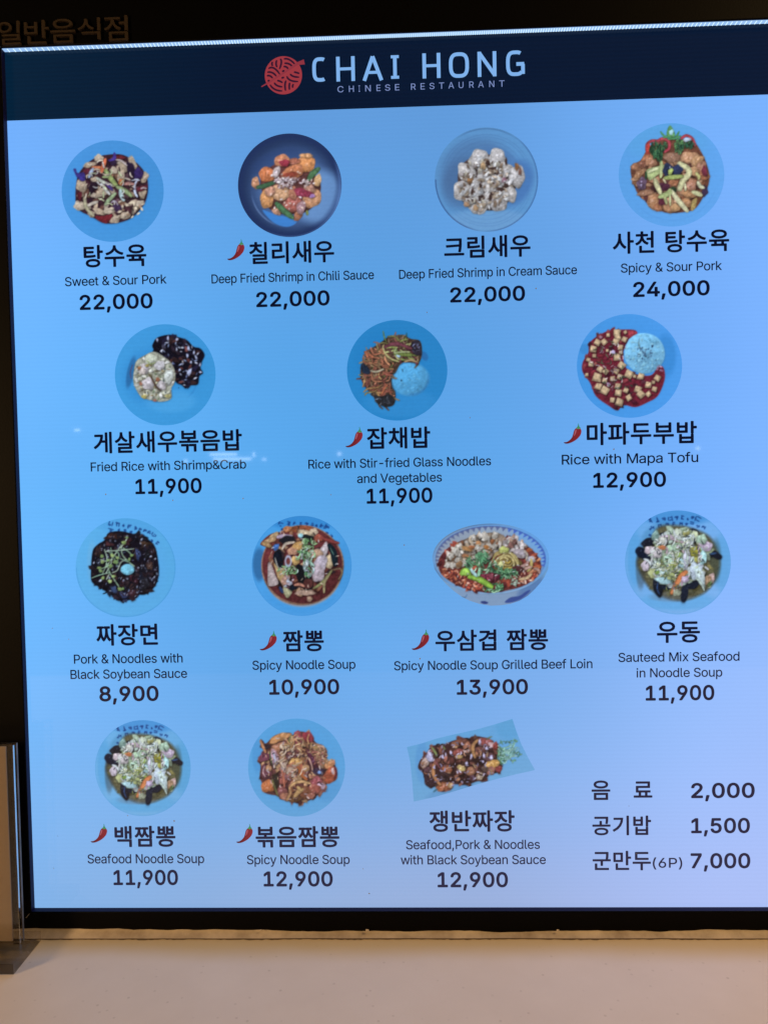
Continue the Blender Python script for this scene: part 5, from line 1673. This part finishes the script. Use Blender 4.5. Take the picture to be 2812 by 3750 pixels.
d.s([740, 1000, 800, 950, 900, 935, 980, 960], 40, 'b8946c', rim=.5)
d.s([730, 1000, 740, 1080, 700, 1160], 34, 'a07c5c')
d.s([800, 1110, 840, 1060, 890, 1030], 56, 'a88860')
d.s([830, 1000, 870, 1040], 40, 'b09468')
d.s([640, 700, 650, 780, 640, 860], 30, 'b0a0a4')
d.s([640, 800, 660, 900, 670, 1000], 30, 'a46454')
d.s([830, 760, 880, 850, 940, 910], 46, 'a4603c')
d.s([970, 650, 1000, 740, 1010, 800], 22, 'a08078')
d.s([1280, 760, 1300, 830, 1280, 900], 16, '54243c')
d.s([1250, 780, 1265, 840], 40, 'b8a0a8', sh=0)
d.s([540, 590, 560, 680, 570, 720], 26, 'a8b0cc')
d.s([790, 840, 830, 790], 30, '34402c')
d.s([700, 830, 760, 870, 800, 840], 20, 'c4b8ac')
d.s([430, 750, 410, 820, 440, 880], 18, 'b09098')
d.n(900, 500, 240, 120, 40, (13, 22), 'b08c68 a47c5c c4a884 8c6450', 's', el=6, region=reg)
d.n(1120, 640, 90, 140, 36, (12, 20), 'b08c70 a47c64 8c5c54 c4a898', 's', el=5, region=reg)
d.n(740, 700, 200, 180, 36, (12, 20), 'b49c88 8c5c50 c4b0a0', 's', el=5, region=reg)
d.n(820, 760, 440, 420, 110, (8, 15), '2c2028 d8c8c8 c8a488 3c2830 b8a8b8', 's', el=3, region=reg, sh=0)
for q in (655, 685, 715):
    d.b(798, q, 6, 6, 0, '4c3420', sh=0)
d.b(910, 628, 6, 8, 0, '3c2c28', sh=0)
d.b(1095, 825, 26, 18, 20, '6c8cc0', hl=.5)
d.finish({'food': 'heap of red brown noodles with mussels and squid'})

# --- seafood black bean noodles on a rectangular tray
tray = [(65, 582), (240, 540), (430, 478), (640, 428), (900, 372), (1120, 310), (1345, 240), (1390, 380), (1450, 540), (1530, 700), (1620, 862), (1400, 910), (1150, 972), (900, 1040), (640, 1120), (400, 1190), (148, 1245), (132, 1020), (105, 760)]
d = Dish(1470, 2560, tray, (0.82, 0.94, 0.92), 'printed photo of dark seafood black bean noodles on a tilted rectangular tray', 24)
d.darken(900, 620, 620, 290, 0.35, -15, '5ca0dc')
d.darken(250, 760, 80, 260, .35, 0, '4a88cc')
d.darken(1300, 330, 160, 160, .35, 0, '4c98cc')
d.darken(600, 1110, 300, 60, .3, -15, '5080b8')
reg = [(200, 830), (240, 720), (300, 660), (370, 570), (520, 545), (640, 500), (790, 470), (850, 490), (900, 450), (1000, 465), (1060, 480), (1090, 540), (1170, 540), (1180, 620), (1170, 720), (1210, 830), (1170, 890), (1060, 910), (1050, 940), (960, 980), (780, 1040), (640, 1035), (600, 1090), (490, 1125), (420, 1060), (350, 1075), (290, 1000), (260, 900)]
d.p([v for q in reg for v in q], '3c2428', 'food', 0.6, rim=.15)
d.n(700, 780, 520, 340, 130, (24, 48), '4c2c2c 3a2226 5c3834 2c1c20 6c4440 44302c 7c5048', region=reg, hl=.35)
for a in ((300, 750, 46, 90, 25, 'a89490'), (270, 800, 40, 40, 0, 'a08478'), (340, 700, 40, 60, 0, '9898b8'), (690, 660, 70, 60, -20, '7c4440'), (800, 580, 50, 66, 0, 'a06c58'), (790, 630, 40, 26, 0, 'b8a0a0'), (960, 520, 34, 44, 0, '8c7888'), (1030, 520, 70, 56, 0, '7c4444'), (1110, 560, 60, 34, 30, 'b0949c'), (1140, 570, 34, 44, 0, '803c3c'), (700, 700, 50, 24, 0, 'b09468'), (725, 840, 56, 34, 15, 'b4a06c'), (550, 860, 70, 50, 20, '84503c'), (840, 880, 50, 60, -30, '8c6450'), (950, 940, 46, 44, 0, '9c8c7c'), (1100, 800, 100, 66, -15, 'b48c54'), (1060, 700, 60, 50, 0, '5c4048'), (1080, 870, 60, 50, 0, '8c6058'), (1180, 850, 40, 44, 0, '7c3c40'), (920, 650, 30, 46, 0, '9c6c54'), (700, 530, 90, 46, -10, '6c443c'), (650, 560, 46, 40, 0, '7c5444'), (960, 620, 60, 50, 0, '5c3c3c'), (520, 1060, 110, 50, -8, '8c543c'), (600, 1050, 24, 34, 0, 'b89c7c'), (350, 990, 70, 90, -20, '34242c'), (350, 880, 60, 40, 0, '6c5450'), (310, 860, 40, 40, 0, '4c343c'), (680, 970, 40, 24, 20, '9c7058'), (570, 910, 30, 26, 0, '8c6c54'), (520, 940, 90, 60, 0, '332428'), (1010, 850, 40, 40, 0, '544440'), (860, 960, 40, 44, 0, '442c34')):
    d.b(*a, wob=.18, hl=.45, rim=.45)
d.s([390, 800, 385, 900, 420, 980, 470, 1040], 42, 'a87854')
d.s([920, 500, 870, 560, 870, 640, 890, 710], 44, 'a07854')
d.s([420, 740, 440, 800, 480, 850], 20, '6c4048')
d.s([370, 590, 400, 630, 430, 690], 30, '7c8c5c')
d.s([500, 570, 530, 610], 24, '5c6444')
d.s([1030, 490, 1060, 470, 1095, 455], 16, '5c6c58')
d.s([390, 1125, 430, 1095], 22, '3c6c84', None, 0)
d.s([1180, 840, 1210, 830], 16, '8c4040')
d.n(690, 770, 480, 300, 90, (9, 17), '9c98c0 b8b4d4 8484a8 c8c0d8 6c6480', 's', el=2.4, region=reg, sh=0)
d.n(690, 770, 480, 300, 46, (10, 17), 'a88068 8c6050 b89c78 20161c', 's', el=3.4, region=reg)
for a in ((360, 720, 20, 44), (600, 650, 16, 20), (1000, 690, 14, 30), (990, 760, 14, 14), (1035, 600, 20, 20), (950, 520, 16, 20), (1090, 710, 22, 26), (680, 890, 10, 16), (850, 690, 12, 26), (500, 700, 14, 24), (790, 780, 16, 22)):
    d.b(*a, 0, 'b0aed4', sh=0, hl=.6)
for i, pts in enumerate(([1170, 600, 1200, 660, 1220, 740], [1180, 570, 1230, 620, 1260, 700], [1190, 650, 1240, 680, 1260, 760], [1170, 560, 1200, 620, 1190, 700], [1200, 600, 1290, 580, 1330, 540], [1220, 640, 1300, 640, 1340, 660], [1230, 690, 1300, 700, 1400, 690], [1260, 620, 1340, 600, 1360, 530], [1260, 700, 1330, 740, 1350, 760], [1180, 680, 1200, 740, 1215, 780])):
    d.s(pts, 13, ('9cc4b4', '7cac9c', 'a8ccc4')[i % 3], 'sprouts', .25, .1)
d.n(1210, 680, 50, 100, 30, (9, 15), '5c8c74 7cac8c 4c7c64', 's', el=4, id='sprouts', direction=70)
for (gx, gy, gr, gn) in ((1350, 520, 52, 12), (1240, 520, 50, 6), (1400, 670, 60, 11), (1345, 750, 30, 4), (1320, 640, 40, 5)):
    d.n(gx, gy, gr, gr * .55, gn, (10, 16), '4c7868 5c8c74 3c6c68 6c9c84', 's', el=2.0, id='sprouts', sh=.1)
for i in range(16):
    gx, gy = 1190 + d.rng.random() * 60, 600 + d.rng.random() * 140
    d.s([gx, gy, gx + 60, gy - 20 + 60 * d.rng.random(), gx + 110 + 90 * d.rng.random(), 520 + 230 * d.rng.random()], 9, ('8cc0bc', '7cb4ac', 'a0ccc8')[i % 3], 'sprouts', .08, .1)
d.finish({'food': 'glossy dark brown noodles with seafood', 'sprouts': 'green sprout garnish'})

# ------------------------------------------------------------------ raised sign letters on the tall top rail
sign = thing('sign_lettering', 'dim brown raised Korean sign letters on the black top rail, upper left', 'sign', (PX0 + 0.05, -REC, PZ1 + 0.02))
kk = 1000 / 1659
for ch, xa, xb, ya, yb in (('일', 0, 130, 135, 292), ('반', 160, 302, 130, 290), ('음', 318, 462, 122, 280), ('식', 482, 612, 115, 250), ('점', 642, 778, 102, 264)):
    me = text_mesh(ch, -0.004, None, 1.0, 0.0)
    Xa, Za = on_y(xa * kk, yb * kk, -REC)
    Xb, Zb = on_y(xb * kk, ya * kk, -REC)
    n = len(me.vertices)
    co = np.empty(n * 3, np.float32)
    me.vertices.foreach_get('co', co)
    co = co.reshape(-1, 3)
    lo, hi = co.min(0), co.max(0)
    out = np.zeros_like(co)
    out[:, 0] = Xa + (co[:, 0] - lo[0]) / (hi[0] - lo[0]) * (Xb - Xa) - sign.location.x
    out[:, 2] = max(Za, PZ1 + 0.0006) + (co[:, 1] - lo[1]) / (hi[1] - lo[1]) * (Zb - max(Za, PZ1 + 0.0006)) - sign.location.z
    me.vertices.foreach_set('co', out.ravel())
    bm = bmesh.new()
    bm.from_mesh(me)
    r = bmesh.ops.extrude_face_region(bm, geom=list(bm.faces))
    for g in r['geom']:
        if isinstance(g, bmesh.types.BMVert):
            g.co.y = -0.0022
    for v in bm.verts:
        if v.co.y > -0.001:
            v.co.y = -0.0001
    me.materials.clear()
    obj('letter', bm_mesh('letter', bm), M_LETTER, sign)
    bpy.data.meshes.remove(me)

# ------------------------------------------------------------------ old silicone bead where the board meets the counter
rng = np.random.default_rng(5)
nb = 420
bx = np.linspace(PX0 - RW, PX1 + RW, nb)
up = np.zeros(nb)
for cell, amp in ((0.11, .0026), (0.04, .0020), (0.013, .0010), (0.004, .0004)):
    g = rng.random(int(1.0 / cell) + 4)
    t = (bx - bx[0]) / cell
    i = t.astype(int)
    f = t - i
    up += amp * (g[i] * (1 - f) + g[i + 1] * f - 0.4)
up = np.maximum(0.0028 + up * 0.95, 0.0008)
fr = 0.0052 + 0.25 * (up - 0.0028)
V, F = [], []
rows = 6
for k in range(rows):
    q = k / (rows - 1)
    for i in range(nb):
        # concave fillet from the frame face down to the counter
        yy = -REC - 0.0001 - fr[i] * (q ** 1.6)
        zz = ZC + 0.0002 + up[i] * ((1 - q) ** 1.3 * 0.75 + 0.25 * (1 - q ** 4))
        V.append((bx[i], yy, zz))
for k in range(rows - 1):
    for i in range(nb - 1):
        F.append((k * nb + i, (k + 1) * nb + i, (k + 1) * nb + i + 1, k * nb + i + 1))
o0 = len(V)
V += [(bx[0], -REC - 0.0001, ZC + 0.0001), (bx[-1], -REC - 0.0001, ZC + 0.0001)]
bead = obj('silicone_bead', mesh_from('silicone_bead', V, F), M_CAULK, counter, 'stained uneven sealant bead where the board meets the counter')
for p in bead.data.polygons:
    p.use_smooth = True
V = []
F = []
gl = np.linspace(PX0 - RW, PX1 + RW, 260)
for i, x in enumerate(gl):
    w = 0.0008 + 0.0014 * rng.random() * (0.4 + 0.6 * math.sin(x * 37) ** 2)
    yf = -REC - 0.0001 - np.interp(x, bx, fr) - 0.0001
    V += [(x, yf + 0.0006, ZC + 0.0003), (x, yf - w, ZC + 0.00025)]
    if i:
        F.append((2 * i - 2, 2 * i - 1, 2 * i + 1, 2 * i))
obj('foot_line', mesh_from('foot_line', V, F), plain_mat('dark_brown', (0.13, 0.085, 0.045), 0.8), bead, 'brown line along the foot of the sealant')  # dark brown strip of uneven width along the foot of the bead
# crumbs of sealant stuck along it
for px, sz in ((1345, .0009), (2042, .0007), (956, .0006)):
    X, _ = on_y(px, 3425, -REC - 0.003)
    bm = bmesh.new()
    bmesh.ops.create_icosphere(bm, subdivisions=2, radius=sz)
    for v in bm.verts:
        v.co *= 0.8 + 0.4 * rng.random()
        v.co.x *= 1.6
        v.co += Vector((X, -REC - 0.0028, ZC + 0.0052))
    obj('sealant_crumb', bm_mesh('sealant_crumb', bm), M_CAULK, bead)

# ------------------------------------------------------------------ clear acrylic sign holder at the left edge
TB = 0.0085
Xr, Yb = on_z(140, 3408, ZC + TB)
Xf, Yf = on_z(62, 3530, ZC + TB)
Yb = min(Yb, -REC - 0.0075)
Xr = (Xr + Xf) / 2
holder = thing('sign_holder', 'clear acrylic sign holder with a tan card, standing on the counter at the left edge', 'sign holder', (Xr - 0.06, (Yb + Yf) / 2, ZC))
hxo, hyo, hzo = holder.location


def hbox(name, mat, x0, x1, y0, y1, z0, z1, bev, parent=None, label=None):
    bm = bmesh.new()
    box_bm(bm, x0 - hxo, x1 - hxo, y0 - hyo, y1 - hyo, z0 - hzo, z1 - hzo, bev)
    o = obj(name, bm_mesh(name, bm), mat, parent or holder, label)
    if mat is M_ACRYLIC:
        o.data.materials.append(M_FRONT if name == 'base_slab' else (M_EDGE if name == 'front_sheet' else M_EDGE2))
        for p in o.data.polygons:
            front = p.normal.y < -0.5
            if (name == 'base_slab' and front) or (name != 'base_slab' and abs(p.normal.x) > 0.5):
                p.material_index = 1
    return o


XL = Xr - 0.13
hbox('base_slab', M_ACRYLIC, XL, Xr, Yf, Yb, ZC + 0.0003, ZC + TB, 0.0005, None, 'thick clear acrylic foot')
Yu = Yf + (Yb - Yf) * 0.62
XU = on_y(70, 3100, Yu)[0]
Zt = on_y(50, 2725, Yu)[1]
hbox('back_sheet', M_ACRYLIC, XL, XU, Yu + 0.0014, Yu + 0.0040, ZC + TB + 0.0002, Zt, 0.0003, None, 'clear acrylic back sheet')
hbox('front_sheet', M_ACRYLIC, XL, XU - 0.0004, Yu - 0.0026, Yu - 0.0002, ZC + TB + 0.0002, Zt - 0.0004, 0.0003, None, 'clear acrylic front sheet')
Xp = on_y(35, 3100, Yu)[0]
hbox('card', M_PAPER, XL + 0.002, Xp, Yu, Yu + 0.0010, ZC + TB + 0.0012, Zt - 0.002, 0.0, None, 'tan card between the two acrylic sheets')

# ------------------------------------------------------------------ lamps across the hall that the glossy board mirrors faintly
def mirrored(px, py, wpx, hpx, far, power_density, color):
    X, Z = on_y(px, py)
    d = Vector((X, DIST, Z)).normalized()
    d.y = -d.y
    loc = Vector((X, 0, Z)) + d * far
    sc = (DIST + far) / FPX
    w, h = wpx * sc, hpx * sc
    area_lamp('shop_lamp', loc, (X, 0, Z), w, h, power_density * w * h, color)


for px, py, w, h in ((818, 1664, 95, 9), (852, 1681, 135, 9), (930, 1665, 8, 16), (968, 1682, 14, 8), (681, 1688, 10, 10), (1243, 1662, 14, 12), (284, 1575, 18, 7), (2554, 1642, 10, 10), (2340, 2672, 15, 15), (218, 3297, 14, 7), (190, 3297, 8, 5)):
    mirrored(px, py, w, h, 3.4, 34.0, (0.85, 0.9, 1.0))
